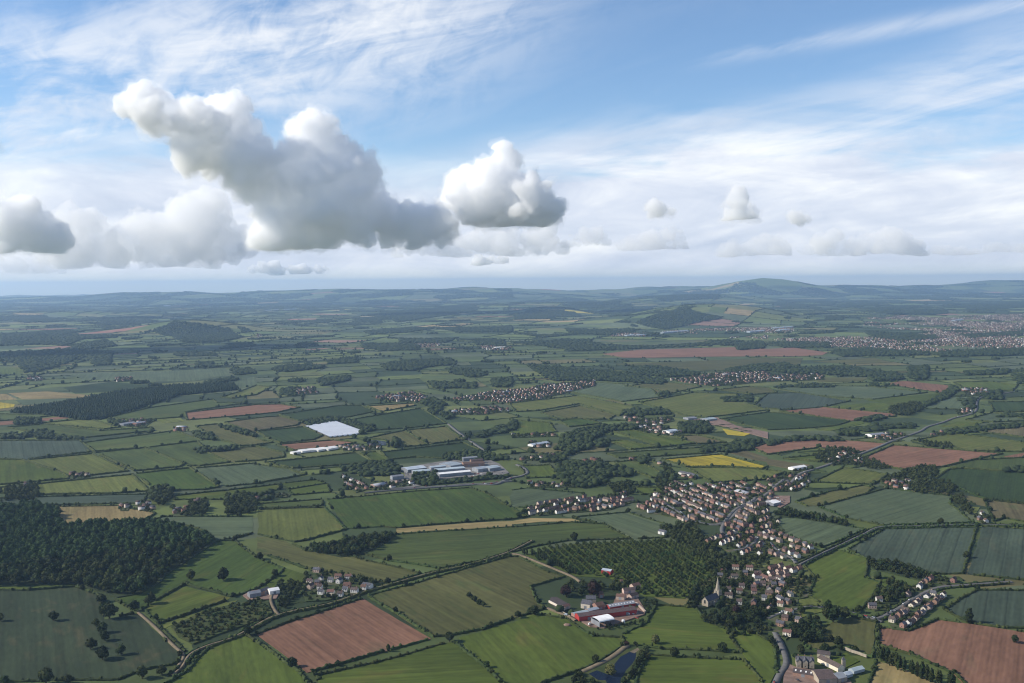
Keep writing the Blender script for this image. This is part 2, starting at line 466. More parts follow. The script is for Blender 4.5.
lumB = NZ(V2, 17.0, 8, rot=-.05, sx=.5, sy=1.7, dist=.5, off=2.9, rough=.62)
lum = M_('ADD', M_('MULTIPLY', lumA, .55), M_('MULTIPLY', lumB, .45))
ramp = N.new('ShaderNodeValToRGB')
ramp.color_ramp.elements[0].position = .36; ramp.color_ramp.elements[0].color = (.47, .53, .65, 1)
ramp.color_ramp.elements[1].position = .62; ramp.color_ramp.elements[1].color = (.84, .85, .86, 1)
e_ = ramp.color_ramp.elements.new(.49); e_.color = (.62, .66, .75, 1)
L.new(lum, ramp.inputs['Fac'])
mxh = N.new('ShaderNodeMix'); mxh.data_type = 'RGBA'; L.new(SS(el, .10, .22), mxh.inputs[0]); L.new(ramp.outputs[0], mxh.inputs[6]); mxh.inputs[7].default_value = (.76, .78, .81, 1)
bgc = N.new('ShaderNodeBackground'); bgc.inputs['Strength'].default_value = CLOUD_STR
L.new(mxh.outputs[2], bgc.inputs['Color'])
mxs = N.new('ShaderNodeMixShader'); L.new(cov, mxs.inputs[0]); L.new(bg.outputs[0], mxs.inputs[1]); L.new(bgc.outputs[0], mxs.inputs[2])
L.new(mxs.outputs[0], wout.inputs['Surface'])

sl = bpy.data.lights.new('sun', 'SUN'); sl.energy = SUN_STR; sl.angle = math.radians(.6); sl.color = (1.0, .925, .80)
so = bpy.data.objects.new('sun', sl); COL.objects.link(so)
sd = Vector((math.sin(SUN_AZ) * math.cos(SUN_EL), math.cos(SUN_AZ) * math.cos(SUN_EL), math.sin(SUN_EL)))
so.rotation_euler = sd.to_track_quat('Z', 'Y').to_euler()
so.location = (-3000, 0, 3000)

# the air: one closed box of even, thin haze
def box_mesh(name, x0, y0, z0, x1, y1, z1, mat):
    b = MB(); b.box(x0, y0, z0, x1, y1, z1); return b.mesh(name, [mat])
mh = bpy.data.materials.new('haze'); t, N, L = nt(mh)
o_ = N.new('ShaderNodeOutputMaterial'); pv = N.new('ShaderNodeVolumePrincipled')
pv.inputs['Color'].default_value = HAZE_COL; pv.inputs['Density'].default_value = HAZE_D; pv.inputs['Anisotropy'].default_value = .25
L.new(pv.outputs[0], o_.inputs['Volume'])
link('haze', box_mesh('haze', -52000, -9000, -5.2, 52000, 50000, 640, mh), kind='stuff')

# ------------------------------------------------------------------ cumulus
mc = bpy.data.materials.new('cumulus'); t, N, L = nt(mc)
o_ = N.new('ShaderNodeOutputMaterial'); pv = N.new('ShaderNodeVolumePrincipled')
pv.inputs['Color'].default_value = (.999, .999, .999, 1); pv.inputs['Density'].default_value = CLOUD_D; pv.inputs['Anisotropy'].default_value = 0.0
L.new(pv.outputs[0], o_.inputs['Volume'])

mthin = mc.copy(); mthin.name = 'thin_cumulus'
for n_ in mthin.node_tree.nodes:
    if n_.type == 'PRINCIPLED_VOLUME': n_.inputs['Density'].default_value = CLOUD_D * .30
mfringe = mthin.copy(); mfringe.name = 'cloud_vapour'
for n_ in mfringe.node_tree.nodes:
    if n_.type == 'PRINCIPLED_VOLUME': n_.inputs['Density'].default_value = CLOUD_D * .20
def remesh(V, F, vox):
    me = np_mesh('tmp', V, F, [])
    ob = bpy.data.objects.new('tmp', me); COL.objects.link(ob)
    md = ob.modifiers.new('r', 'REMESH'); md.mode = 'VOXEL'; md.voxel_size = vox
    me2 = bpy.data.meshes.new_from_object(ob.evaluated_get(bpy.context.evaluated_depsgraph_get()))
    bpy.data.objects.remove(ob); bpy.data.meshes.remove(me)
    return me2
def largest_piece(me):
    """keep the biggest connected piece of a mesh"""
    nv = len(me.vertices); e = np.empty(len(me.edges) * 2, np.int32); me.edges.foreach_get('vertices', e); e = e.reshape(-1, 2)
    lab = np.arange(nv)
    while True:
        m_ = np.minimum(lab[e[:, 0]], lab[e[:, 1]]); new = lab.copy()
        np.minimum.at(new, e[:, 0], m_); np.minimum.at(new, e[:, 1], m_); new = new[new]
        if (new == lab).all(): break
        lab = new
    u, c = np.unique(lab, return_counts=True)
    return lab == u[np.argmax(c)], lab
def make_cloud(puffs, dist, label, seed, vox=21.0, base_py=None, squash=.8, rough=1.0, one=True, thin=False):
    """one closed billowing surface grown from puffs seen at (px,py) with radius r px, at distance dist"""
    rnd = random.Random(seed)
    V0, F0 = ICO2
    Vs, Fs, n = [], [], 0
    for (px, py, r) in puffs:
        R = r / FPX * dist
        c = CAM + ray(px, py) * (dist + rnd.uniform(-1.0, 1.0) * R * .9)
        for k in range(1 + (6 if R > 220 else 3)):
            if k == 0: cc, rr = c, R * .86
            else:
                d = np.array([rnd.gauss(0, 1), rnd.gauss(0, 1), rnd.gauss(0.15, 1)]); d /= np.linalg.norm(d)
                cc = c + d * R * .62; rr = R * rnd.uniform(.36, .56)
            Vs.append(V0 * np.array([rr, rr, rr * squash + rr * .1]) + cc); Fs.append(F0 + n); n += len(V0)
            for k2 in range(5 if rr > vox * 4 else 0):    # cauliflower heads
                d = np.array([rnd.gauss(0, 1), rnd.gauss(0, 1), rnd.gauss(0.35, .9)]); d /= np.linalg.norm(d)
                c2 = cc + d * rr * .86; r2 = rr * rnd.uniform(.22, .38)
                Vs.append(V0 * r2 + c2); Fs.append(F0 + n); n += len(V0)
    V = np.concatenate(Vs); F = np.concatenate(Fs)
    org = V.mean(0)
    me2 = remesh(V - org, F, vox)
    nv = len(me2.vertices)
    co = np.empty(nv * 3, np.float32); me2.vertices.foreach_get('co', co); co = co.reshape(-1, 3)
    no = np.empty(nv * 3, np.float32); me2.vertices.foreach_get('normal', no); no = no.reshape(-1, 3)
    d = np.empty(nv)
    s = dist / 14000.0
    for i in range(nv):
        p = Vector(co[i] / (400 * s)) + Vector((seed * 3.1, 0, 0))
        b = 0.0; a = 1.0
        for o in range(6):                       # billows, then ragged detail
            b += a * (abs(noise.noise(p)) - .22); p = p * 2.15 + Vector((3.3, 1.7, 9.2)); a *= .64
        q = Vector(co[i] / (900 * s)) + Vector((seed, 7, 2)); b += .35 * noise.noise(q) + .12
        d[i] = b
    co = co + no * (d[:, None] * 270 * s * rough)
    if base_py is not None:
        zb = (CAM + ray(512, base_py) * dist)[2] - org[2]
        co[:, 2] = np.where(co[:, 2] < zb, zb + .12 * (co[:, 2] - zb) + 12 * s * np.sin(co[:, 0] / (150 * s)), co[:, 2])
    nf = len(me2.polygons); tot = np.empty(nf, np.int32); me2.polygons.foreach_get('loop_total', tot)
    li = np.empty(len(me2.loops), np.int32); me2.loops.foreach_get('vertex_index', li)
    st = np.concatenate([[0], np.cumsum(tot)[:-1]])
    Fl = [np.stack([li[st[tot == k] + j] for j in range(k)], 1) for k in (3, 4) if (tot == k).any()]
    fr = None
    if not thin and dist < 20000:                # ragged thin vapour round the dense heart
        d2 = np.empty(nv)
        for i in range(nv):
            p = Vector(co[i] / (150 * s)) + Vector((0, seed * 2.3, 0))
            d2[i] = .35 + 1.0 * noise.noise(p) + .8 * noise.noise(p * 2.3) + .5 * noise.noise(p * 5.1)
        k_ = min(1.0, len(puffs) / 8.0 + .3)
        fr = remesh(co + no * (d2[:, None] * 95 * s * k_), Fl, vox * .8)
    bpy.data.meshes.remove(me2)
    me3 = remesh(co, Fl, vox * .7)               # closes every fold of the displaced surface again
    keep, lab = largest_piece(me3)
    if one and not keep.all():
        import bmesh
        bm = bmesh.new(); bm.from_mesh(me3); bm.verts.ensure_lookup_table()
        bmesh.ops.delete(bm, geom=[v for v in bm.verts if not keep[v.index]], context='VERTS'); bm.to_mesh(me3); bm.free()
    me3.materials.clear(); me3.materials.append(mthin if thin else mc)
    me3.name = 'cumulus_cloud'
    me3.polygons.foreach_set('use_smooth', np.ones(len(me3.polygons), bool))
    o = link('cumulus_cloud', me3, loc=org, label=label, cat='cloud', group='cumulus clouds over the plain')
    if fr is not None:
        fr.materials.clear(); fr.materials.append(mfringe); fr.name = 'cloud_fringe'
        link('cloud_fringe', fr, o)
    return o
def row(x0, x1, base, seed, hmax, step=5.0):
    """a row of cumulus heads on one flat base"""
    r = random.Random(seed); out = []; x = x0
    while x < x1:
        f = .45 + .55 * abs(math.sin(x * .045 + seed) * math.sin(x * .021 + seed * 2)); f *= min(1, (x - x0 + 6) / 18, (x1 - x + 6) / 18)
        h = hmax * f; y = base
        while y > base - h:
            rr = r.uniform(.2, .34) * hmax * (.5 + .5 * f); out.append((x + r.uniform(-3, 3), y - rr * .5, rr)); y -= rr * 1.0
        x += step * r.uniform(.7, 1.2)
    return out

def zc(s, ox=0, oy=60, k=.5):
    return [(ox + float(a) * k, oy + float(b) * k, float(c) * k) for a, b, c in (q.split(',') for q in s.split())]
K6 = 624 / 1024.0
make_cloud(zc('295,102,38 270,100,22 345,118,40 400,125,48 450,115,42 480,135,28 425,175,52 375,165,36 480,185,48 520,225,55 560,235,52 612,150,40 640,130,28 622,175,46 672,190,42 590,195,36 640,225,58 692,235,48 600,280,64 660,295,66 715,295,58 560,275,44 720,335,40 775,325,48 830,330,42 880,335,28 650,340,48 545,320,38 500,245,34 560,345,50 600,370,28 700,225,30 712,250,28 480,250,26'),
           14000, 'large white and grey cumulus cloud with two towers over the wooded plain', 1, base_py=248)
make_cloud(zc('-20,330,46 5,325,42 40,338,46 80,350,32 20,365,30 100,355,18'), 14000, 'grey bottomed cumulus cloud cut by the edge of the picture', 2, base_py=252)
make_cloud(zc('155,88,26 182,72,18 170,120,36 210,128,42 242,148,26 115,140,32 130,152,26 190,158,34 255,158,12 90,128,20 150,100,26 100,118,18', 400, 120, K6), 14500, 'compact cumulus cloud with a flat grey base, beside the large one', 3, base_py=226)
make_cloud(zc('555,138,20 540,160,15 575,150,16 560,160,20 528,165,8', 400, 120, K6), 12000, 'small dark grey cloud scrap alone under the grey layer', 4, vox=20, base_py=222, thin=False)
make_cloud(zc('425,145,11 412,148,8 440,148,6', 400, 120, K6), 12000, 'tiny grey cloud scrap between the compact cumulus and the dark scrap', 5, vox=14, rough=.8)
make_cloud(zc('650,161,8 660,164,6', 400, 120, K6), 12000, 'tiniest grey cloud wisp beyond the small dark scrap', 6, vox=12, rough=.8)
make_cloud(row(616, 690, 250, 3, 22), 24000, 'low row of white cumulus heads far off beneath the small scraps', 7, vox=38, base_py=251, rough=.55, thin=True)
make_cloud(row(712, 790, 258, 8, 22), 25000, 'second low row of white cumulus heads, under the dark scrap', 12, vox=38, base_py=258, rough=.55, thin=True)
make_cloud(row(52, 248, 262, 5, 52, 7), 22000, 'broad pale cumulus bank low over the horizon behind the large cloud', 8, vox=36, base_py=266, rough=.8, thin=True)
make_cloud(row(925, 1040, 259, 4, 14, 4), 26000, 'thin row of far cumulus clouds above the town', 9, vox=36, base_py=259, rough=.5, thin=True)
make_cloud(row(478, 512, 264, 7, 8, 3), 26000, 'little white cumulus puff alone just above the horizon', 10, vox=28, base_py=264, rough=.5)
make_cloud(row(248, 340, 273, 9, 9, 3), 27000, 'flat line of small white clouds nearest the horizon', 11, vox=32, base_py=273, rough=.5)
make_cloud(row(560, 610, 246, 2, 17, 4), 25000, 'small white cumulus between the compact cloud and the low rows', 13, vox=34, base_py=247, rough=.55, thin=True)

make_cloud(row(395, 560, 254, 11, 26, 6), 25000, 'faint thin cumulus bank behind the tail of the large cloud', 16, vox=40, base_py=256, rough=.7, thin=True)
make_cloud(row(800, 925, 257, 12, 22, 6), 26000, 'faint thin cumulus bank between the dark scrap and the town clouds', 17, vox=40, base_py=259, rough=.7, thin=True)
make_cloud(row(-20, 60, 270, 14, 18, 5), 26000, 'faint thin cumulus bank under the cloud at the picture edge', 18, vox=40, base_py=272, rough=.7, thin=True)
make_cloud([(-420 + 34 * i + 9 * (j % 2), 150 + 9 * j, 34) for i in range(12) for j in range(2)], 7800, 'broad cumulus cloud beside the view whose shade lies on the wooded plain', 15, vox=60, base_py=166, squash=.6, rough=.5)  # out of view; added to cast a cloud shadow on the left far plain

# ------------------------------------------------------------------ ground and farmland
ang = np.linspace(-PI, PI, 97)[:-1]
rad = np.array([0, 1000, 4000, 12000, 30000, 50000.0])
V = [(0, 0, -4)] + [(r * math.sin(a), r * math.cos(a), -4) for r in rad[1:] for a in ang]
F3 = [(0, 1 + (i + 1) % 96, 1 + i) for i in range(96)]
F4 = [(1 + k * 96 + i, 1 + k * 96 + (i + 1) % 96, 1 + (k + 1) * 96 + (i + 1) % 96, 1 + (k + 1) * 96 + i) for k in range(len(rad) - 2) for i in range(96)]
V = np.array(V); V[:, 1] += 4000
link('ground', np_mesh('ground', V, [np.array(F3), np.array(F4)], [MAT['rough']]), kind='structure')

PAL = [((.046, .062, .019), 26), ((.062, .078, .021), 20), ((.026, .038, .014), 13), ((.056, .068, .034), 14), ((.074, .084, .026), 12), ((.078, .070, .028), 5), ((.16, .12, .055), 2.2), ((.14, .068, .046), 1.4), ((.32, .26, .03), .0), ((.022, .034, .013), 8)]
PC = np.array([p[0] for p in PAL]); PW = np.array([p[1] for p in PAL]); PW = PW / PW.sum()
ACCENT = [('Q285,197 300,197 700,207 R355,215 375,212', (.40, .32, .04)), ('P360,345 385,346 500,375 540,374 Q250,355 300,354 340,356 700,358 760,360 370,330 R820,250 760,258 S520,222 600,215 660,215', (.22, .13, .09)),
 ('P290,225 540,222 600,222 680,300 880,265 960,262 990,270 60,252 100,256 S100,200 150,198 220,205 260,210 330,200 400,195 470,195 560,188 640,185 720,190 880,178 960,180 1000,182 60,158 120,156 200,215 310,218 R640,175 620,185 560,190 480,180 510,178 350,212 420,135 440,136 180,178 890,165 960,190 900,180 30,195 60,190 Q760,195 880,240 960,250 780,215 560,215 620,240 100,280 40,270 60,310 Q420,215 140,250', (.135, .135, .055))]
PWN = PW.copy(); PWN[[6, 7, 8]] = 0; PWN /= PWN.sum()
HEDGE_LINES = []     # (a, b, distance) of far field edges

def lattice(name, s, d0, d1, zoff, rot, split=.45, asp=1.35):
    c, sn = math.cos(rot), math.sin(rot)
    n = int(d1 / s * 1.3) + 4
    ii, jj = np.meshgrid(np.arange(-n, n + 1), np.arange(-n, n + 1), indexing='ij')
    u = ii * s * asp; v = jj * s
    gx = u * c - v * sn; gy = u * sn + v * c
    wob = 1.1 * s
    X = gx + wob * np.sin(gy / (s * 5.1) + 1) + wob * .6 * np.sin(gx / (s * 3.7) + gy / (s * 6.1)) + RNG.uniform(-.20, .20, gx.shape) * s
    Y = gy + wob * np.sin(gx / (s * 4.6) + 2) + wob * .6 * np.sin(gy / (s * 4.1) - gx / (s * 5.3)) + RNG.uniform(-.20, .20, gx.shape) * s
    Vl, Fl, tone = [], [], []
    for i in range(2 * n):
        for j in range(2 * n):
            q = np.array([[X[i, j], Y[i, j]], [X[i + 1, j], Y[i + 1, j]], [X[i + 1, j + 1], Y[i + 1, j + 1]], [X[i, j + 1], Y[i, j + 1]]])
            ctr = q.mean(0); D = math.hypot(*ctr)
            if D < d0 or D > d1 or ctr[1] < 300 or abs(math.atan2(ctr[0], ctr[1])) > .80: continue
            cells = [q]
            if RNG.random() < split:
                a = RNG.uniform(.35, .65)
                if RNG.random() < .5:
                    e, f = q[0] * (1 - a) + q[1] * a, q[3] * (1 - a) + q[2] * a
                    cells = [np.array([q[0], e, f, q[3]]), np.array([e, q[1], q[2], f])]
                else:
                    e, f = q[0] * (1 - a) + q[3] * a, q[1] * (1 - a) + q[2] * a
                    cells = [np.array([q[0], q[1], f, e]), np.array([e, f, q[2], q[3]])]
                HEDGE_LINES.append((e, f, D))
            HEDGE_LINES.append((q[0], q[1], D)); HEDGE_LINES.append((q[0], q[3], D))
            for cc in cells:
                b = len(Vl)
                # subdivided 2x2 so the sheet follows the hills
                m01, m12, m23, m30, mm = (cc[0] + cc[1]) / 2, (cc[1] + cc[2]) / 2, (cc[2] + cc[3]) / 2, (cc[3] + cc[0]) / 2, cc.mean(0)
                Vl += [cc[0], m01, cc[1], m12, cc[2], m23, cc[3], m30, mm]
                Fl += [(b, b + 1, b + 8, b + 7), (b + 1, b + 2, b + 3, b + 8), (b + 8, b + 3, b + 4, b + 5), (b + 7, b + 8, b + 5, b + 6)]
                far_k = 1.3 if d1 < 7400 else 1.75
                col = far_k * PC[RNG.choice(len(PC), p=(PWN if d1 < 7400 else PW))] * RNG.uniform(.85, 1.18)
                tone += [col] * 4
    Vl = np.array(Vl)
    cen = Vl.reshape(-1, 9, 2)[:, 8]
    for t_, c_ in ACCENT:
        for g in gpts(t_):
            D_ = math.hypot(*g)
            if d0 < D_ < d1:
                k = int(np.argmin(((cen - g) ** 2).sum(1)))
                for q_ in range(4): tone[k * 4 + q_] = np.array(c_)
    z = hterr(Vl[:, 0], Vl[:, 1]) + zoff
    V3 = np.column_stack([Vl, z])
    link(name, np_mesh(name, V3, np.array(Fl), [MAT['tone']], tone=np.array(tone)), kind='structure')
lattice('farmland', 185, 500, 7300, 0.0, .35)
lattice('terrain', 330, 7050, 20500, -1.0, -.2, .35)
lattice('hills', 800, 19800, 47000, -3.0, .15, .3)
# ------------------------------------------------------------------ the fields of the nearer plain
# (crop, short description, outline, flags)   h = hedged, n = no hedge, k = keep hedges thin
FIELDS = [
 ('mossy', 'dark green field dotted with oaks', 'A-30,372 100,372 250,360 330,385 340,410 350,470 450,450 470,452 560,545 612,588 598,618 480,640 400,672 0,680 -60,700', 'k'),
 ('bright', 'bright grass strip under the wood', 'A-30,352 100,350 245,346 250,359 100,371 -30,372', 'n'),
 ('strong', 'green field behind the big wood', 'A385,405 545,305 740,205 790,205 861,262 B95,300 90,306 30,352 0,368 A780,393 625,350 482,428 450,442', 'k'),
 ('bright', 'grass corner beside the hamlet', 'B100,297 165,318 160,360 70,358 5,385 0,370 32,353 92,308', 'n'),
 ('bright', 'small bright green field with straight hedges', 'A482,435 622,357 776,397 758,408 535,484 520,470', 'h'),
 ('pale', 'narrow pale strip beside the scrub', 'A540,490 760,412 800,405 790,412 570,492 555,500', 'n'),
 ('bright', 'long green pasture under the dirt lane', 'A552,690 622,650 668,597 700,568 830,520 861,545 B150,650 180,690 240,860 A640,900 540,800', 'h'),
 ('tan', 'tan field behind the wood', 'A165,90 420,87 440,97 523,112 460,150 430,142 300,152 185,155 150,180', 'k'),
 ('grey', 'pale green field beside the farm cottages', 'A472,148 550,124 850,124 850,180 785,198 720,202 690,172 620,152 560,142', 'h'),
 ('bright', 'vivid green field at the edge of the plain', 'E-20,478 90,480 230,525 270,545 274,556 0,580 -20,580', 'h'),
 ('pale', 'pale green field with a lone round tree', 'E105,481 370,456 512,526 360,543 300,543 280,548 245,522', 'h'),
 ('wheat', 'dark wheat field with a lone hedge tree', 'E383,452 580,432 737,496 720,508 540,525', 'h'),
 ('wheat', 'small wheat field by the copse belt', 'E592,431 790,406 830,450 918,490 800,504 752,504', 'h'),
 ('pale', 'long yellowish pasture', 'E0,592 200,572 530,539 598,605 450,614 150,619 0,614', 'h'),
 ('strong', 'deep green clover field', 'E542,536 760,513 878,590 820,599 622,605', 'h'),
 ('grey', 'grey green barley field beside the track', 'E773,515 1024,494 F0,498 130,516 198,540 0,575 E898,588', 'h'),
 ('bright', 'bright strip above the cottages', 'E692,626 1024,590 F98,576 98,599 0,614 E900,639 702,640', 'h'),
 ('wheat', 'long wheat field under the plantation', 'E333,412 700,364 808,402 580,430 380,447', 'h'),
 ('slate', 'blue grey field at the plain edge', 'E-20,404 320,402 358,449 100,479 -20,476', 'h'),
 ('olive', 'olive field between two hedgerow belts', 'E783,346 870,337 1022,386 F0,396 68,411 0,421 E960,424 882,400', 'h'),
 ('olive', 'brownish field above the barley', 'E833,451 960,431 F0,428 110,451 113,470 0,484 E932,489', 'h'),
 ('red', 'long red ploughed strip by the plantation', 'E742,292 1024,260 F100,258 178,270 90,289 0,299 E750,321', 'h'),
 ('wheat', 'green strip beneath the conifers', 'E-10,297 240,301 100,317 -10,325', 'h'),
 ('red', 'narrow red strip beneath the conifers', 'E-10,328 120,318 270,304 284,312 100,334 -10,342', 'n'),
 ('pale', 'pale pasture by the brick barns', 'E152,335 350,316 478,350 420,357 330,349', 'h'),
 ('wheat', 'flat green field behind the tree line', 'E30,351 180,337 400,364 600,352 618,364 350,391 200,380', 'h'),
 ('tan', 'far tan field beside the conifers', 'E33,213 190,206 368,222 350,231 92,238', 'n'),
 ('grey', 'grey strip under the far tan field', 'E62,241 368,230 360,244 92,261', 'n'),
 ('yellow', 'far yellow rape field', 'E-30,245 60,258 53,269 -30,278', 'n'),
 ('tan', 'tan scrap beside the yellow field', 'E-20,216 25,216 68,238 -20,242', 'n'),
 ('dark', 'dark crop behind the conifers', 'E252,191 450,167 648,190 620,204 480,204 300,214', 'n'),
 ('wheat', 'green field before the conifers', 'E433,311 600,272 850,238 870,252 990,252 740,289 738,308 560,321', 'h'),
 ('grey', 'broad grey green field behind the conifers', 'E272,136 600,127 900,112 918,139 780,163 600,168 332,158', 'n'),
 ('bright', 'far bright field by the dark wood', 'E-10,110 90,110 90,139 -10,136', 'n'),
 ('pale', 'pale field behind the red strip', 'E883,230 960,207 1024,182 F60,190 E1024,220 930,234', 'h'),
 ('pale', 'pale scrap by the barns', 'E620,318 720,311 738,324 660,334', 'n'),
 ('grey', 'grey green strip above the conifers', 'E832,170 1024,147 1024,179 960,194 940,177', 'n'),
 ('brown', 'brown field by the small belt', 'E903,331 1024,313 F90,306 178,326 168,341 0,365 E1020,374', 'h'),
 ('slate', 'grey strip above the tan field', 'E132,630 450,621 588,619 578,654 300,659 0,661 0,635', 'h'),
 ('red', 'red field by the white sheds', 'F83,420 310,402 398,411 330,429 152,442', 'h'),
 ('dark', 'dark orchard block beside the white tunnels', 'F5,367 190,349 268,381 230,400 100,414 40,390', 'k'),
 ('dark', 'dark plantation field above the white tunnels', 'F92,300 330,264 420,262 478,286 370,309 210,329', 'k'),
 ('dark', 'large dark green block by the white tunnels', 'F373,321 660,274 762,335 600,354 480,361 402,330', 'h'),
 ('olive', 'olive green field by the reservoir', 'F437,396 595,363 688,420 590,429 530,429 520,400', 'h'),
 ('olive', 'olive green field beside the straight road', 'F608,361 760,347 832,400 692,418', 'h'),
 ('dark', 'dark strip above the works', 'F503,451 830,412 938,460 800,479 640,469 530,479', 'h'),
 ('bright', 'small bright paddock by the reservoir', 'F418,452 480,449 538,480 472,486', 'h'),
 ('dark', 'dark rows below the white sheds', 'F42,491 400,452 463,489 300,504 150,514', 'h'),
 ('tan', 'tan field beyond the plantation', 'F447,266 630,254 638,263 500,287', 'h'),
 ('bright', 'upper bright paddock with trim hedges', 'F102,576 240,560 278,574 130,599', 'h'),
 ('bright', 'lower bright paddock with trim hedges', 'F127,601 285,576 298,610 152,621', 'h'),
 ('wheat', 'narrow green strip by the long lane', 'B12,81 220,67 224,87 12,97', 'h'),
 ('pale', 'pale green field beside the dark copse', 'B7,101 230,93 303,167 170,204 130,210 7,183', 'h'),
 ('strong', 'big bright green field above the pale track', 'B236,67 500,42 720,27 780,47 859,93 C55,124 0,133 B700,143 470,162 430,158 312,164', 'h'),
 ('tan', 'grassy pale track between two green fields', 'B472,165 700,147 861,139 C60,129 200,131 238,141 100,141 0,150 B861,156 472,179', 'n'),
 ('wheat', 'broad green field between track and lane', 'B352,250 472,184 861,160 C200,143 308,150 398,200 200,204 100,220 C0,243 B861,248 760,273 620,298 450,273', 'h'),
 ('grey', 'pale green field beside the orchard corner', 'C204,127 390,110 533,156 518,194 415,199 322,149 250,137', 'h'),
 ('olive', 'olive field behind the hamlet', 'B2,191 100,207 170,241 330,261 556,315 440,349 300,329 168,299 40,255 0,243', 'h'),
 ('olive', 'olive pasture with a small grove', 'B375,392 560,342 720,295 850,260 C25,260 100,302 178,327 60,360 92,420 118,432 C0,467 B861,469 760,504 660,523 597,528', 'h'),
 ('red', 'large red ploughed field beside the hamlet', 'B3,521 130,472 360,399 588,535 172,650', 'h'),
 ('bright', 'green field below the red one', 'B203,660 420,612 640,550 668,548 828,683 920,760 260,800', 'h'),
 ('bright', 'wide green pasture before the red barns', 'B683,531 861,482 C80,452 190,470 225,500 275,528 370,532 382,556 240,638 100,683 C0,800 B880,740 780,650', 'h'),
 ('bright', 'green pasture before the church', 'C372,522 455,482 482,422 620,432 650,480 720,502 773,580 500,568 440,557 392,553', 'h'),
 ('bright', 'green field beside the pond', 'C463,592 780,607 840,683 870,780 390,780 420,662', 'h'),
 ('bright', 'orchard grass', 'C45,252 200,217 400,207 520,202 640,252 690,302 640,350 580,400 450,393 330,330 215,325', 'n'),
 ('grey', 'grey green field beside the terrace houses', 'G2,602 60,594 288,616 278,630 100,674 0,668 -10,630', 'h'),
 ('grey', 'large pale barley field by the big road', 'D172,91 400,30 618,56 610,80 688,144 390,153 262,130', 'h'),
 ('grey', 'pale barley field beside the village edge', 'D8,150 42,127 120,132 328,166 180,228 22,176', 'h'),
 ('bright', 'open bright pasture beside the village', 'D122,290 230,237 338,266 328,330 378,346 348,400 308,448 200,428 132,390 160,330', 'k'),
 ('slate', 'dark slate field with clear rows', 'D268,235 390,167 703,160 658,316 560,318 342,265', 'h'),
 ('slate', 'slate field beyond the dividing hedge', 'D720,157 861,167 960,175 960,350 672,318', 'h'),
 ('olive', 'tan olive meadow by the village road', 'D92,75 200,42 320,20 358,26 330,44 180,88 132,88', 'h'),
 ('dark', 'large dark green potato field', 'H650,567 720,520 782,515 1100,537 1100,660 870,638 762,592', 'h'),
 ('brown', 'rough brown field by the white farm', 'D732,76 760,72 930,90 930,152 792,130 762,140', 'h'),
 ('pale', 'small pale paddock by the white farm', 'D642,91 713,92 700,114', 'n'),
 ('slate', 'blue grey field by the lone poplar', 'D594,438 700,372 930,376 930,500 800,498 682,483', 'h'),
 ('red', 'great red ploughed field beside the poplars', 'D372,494 470,512 570,470 900,520 960,530 960,800 740,760 620,648 480,588 372,558', 'h'),
 ('olive', 'dull tan meadow with old trees', 'D168,500 280,462 363,482 353,598 240,558 170,578 115,560', 'h'),
 ('tan', 'pale stubble at the poplar belt', 'D367,612 430,627 560,683 640,760 310,760 355,640', 'h'),
 ('bright', 'paddock behind the estate houses', 'D392,322 488,356 400,398 382,360', 'n'),
 ('bright', 'parkland below the church trees', 'C702,502 740,480 861,542 D20,560 30,640 5,690 C850,690 782,592', 'k'),
 ('bright', 'walled lawn beside the manor', 'D215,602 262,582 308,610 252,638', 'n'),
 ('pale', 'village paddock with a few trees', 'D52,402 180,402 198,440 102,468', 'n'),
 ('yellow', 'bright yellow rape field', 'G603,480 835,459 1022,508 1000,518 860,507 702,509', 'h'),
 ('pale', 'mown field below the rape', 'G702,513 860,511 1024,522 1090,530 1024,559 800,571', 'h'),
 ('pale', 'yellowish pasture below the terraces', 'G-10,255 260,224 498,270 430,303 270,256 100,284 20,288', 'h'),
 ('pale', 'broad light green field', 'G507,251 720,212 900,217 928,250 1022,281 780,310 702,304', 'h'),
 ('grey', 'blue grey field by the terraces', 'G228,208 330,170 430,177 560,197 588,230 440,247', 'h'),
 ('olive', 'olive pasture before the long hamlet', 'G452,186 600,167 758,187 640,214 560,196', 'h'),
 ('olive', 'olive strip with round trees', 'G822,200 950,187 1024,191 1060,212 960,219', 'h'),
 ('olive', 'olive paddock by the copse', 'G118,291 270,264 418,300 390,318 182,318', 'h'),
 ('strong', 'small vivid paddock', 'G192,326 260,312 358,334 232,349', 'h'),
 ('bright', 'green paddock by the shed', 'G-8,321 150,332 178,369 30,384 -8,372', 'h'),
 ('bright', 'long paddock behind the villas', 'G382,359 480,362 738,414 600,429', 'h'),
 ('brown', 'brown paddock behind the villas', 'G653,386 740,382 858,410 742,417', 'h'),
 ('bright', 'paddock between two copses', 'G392,406 440,402 578,429 480,439', 'h'),
 ('wheat', 'green strip above the rape field', 'G382,456 830,427 778,454 560,468 432,474', 'h'),
 ('yellow', 'small yellow strip by the railway', 'G842,356 953,376 930,384 862,379', 'n'),
 ('dark', 'dark green field by the nursery', 'G833,318 1022,290 H150,302 328,325 272,344 150,354 G1024,361', 'h'),
 ('red', 'red field by the main road', 'H-70,434 0,413 250,397 478,416 420,439 330,459 200,432 0,459', 'h'),
 ('wheat', 'curved green pasture by the copse', 'G412,491 500,482 618,544 560,553 472,519', 'h'),
 ('bright', 'green paddock by the road bend', 'G32,506 150,502 188,549 62,554', 'h'),
 ('bright', 'paddock before the village houses', 'G483,591 610,592 598,614 520,619', 'h'),
 ('olive', 'long far olive field', 'G402,96 560,92 1024,72 H140,73 128,99 0,104 G1024,117 760,123 600,109', 'n'),
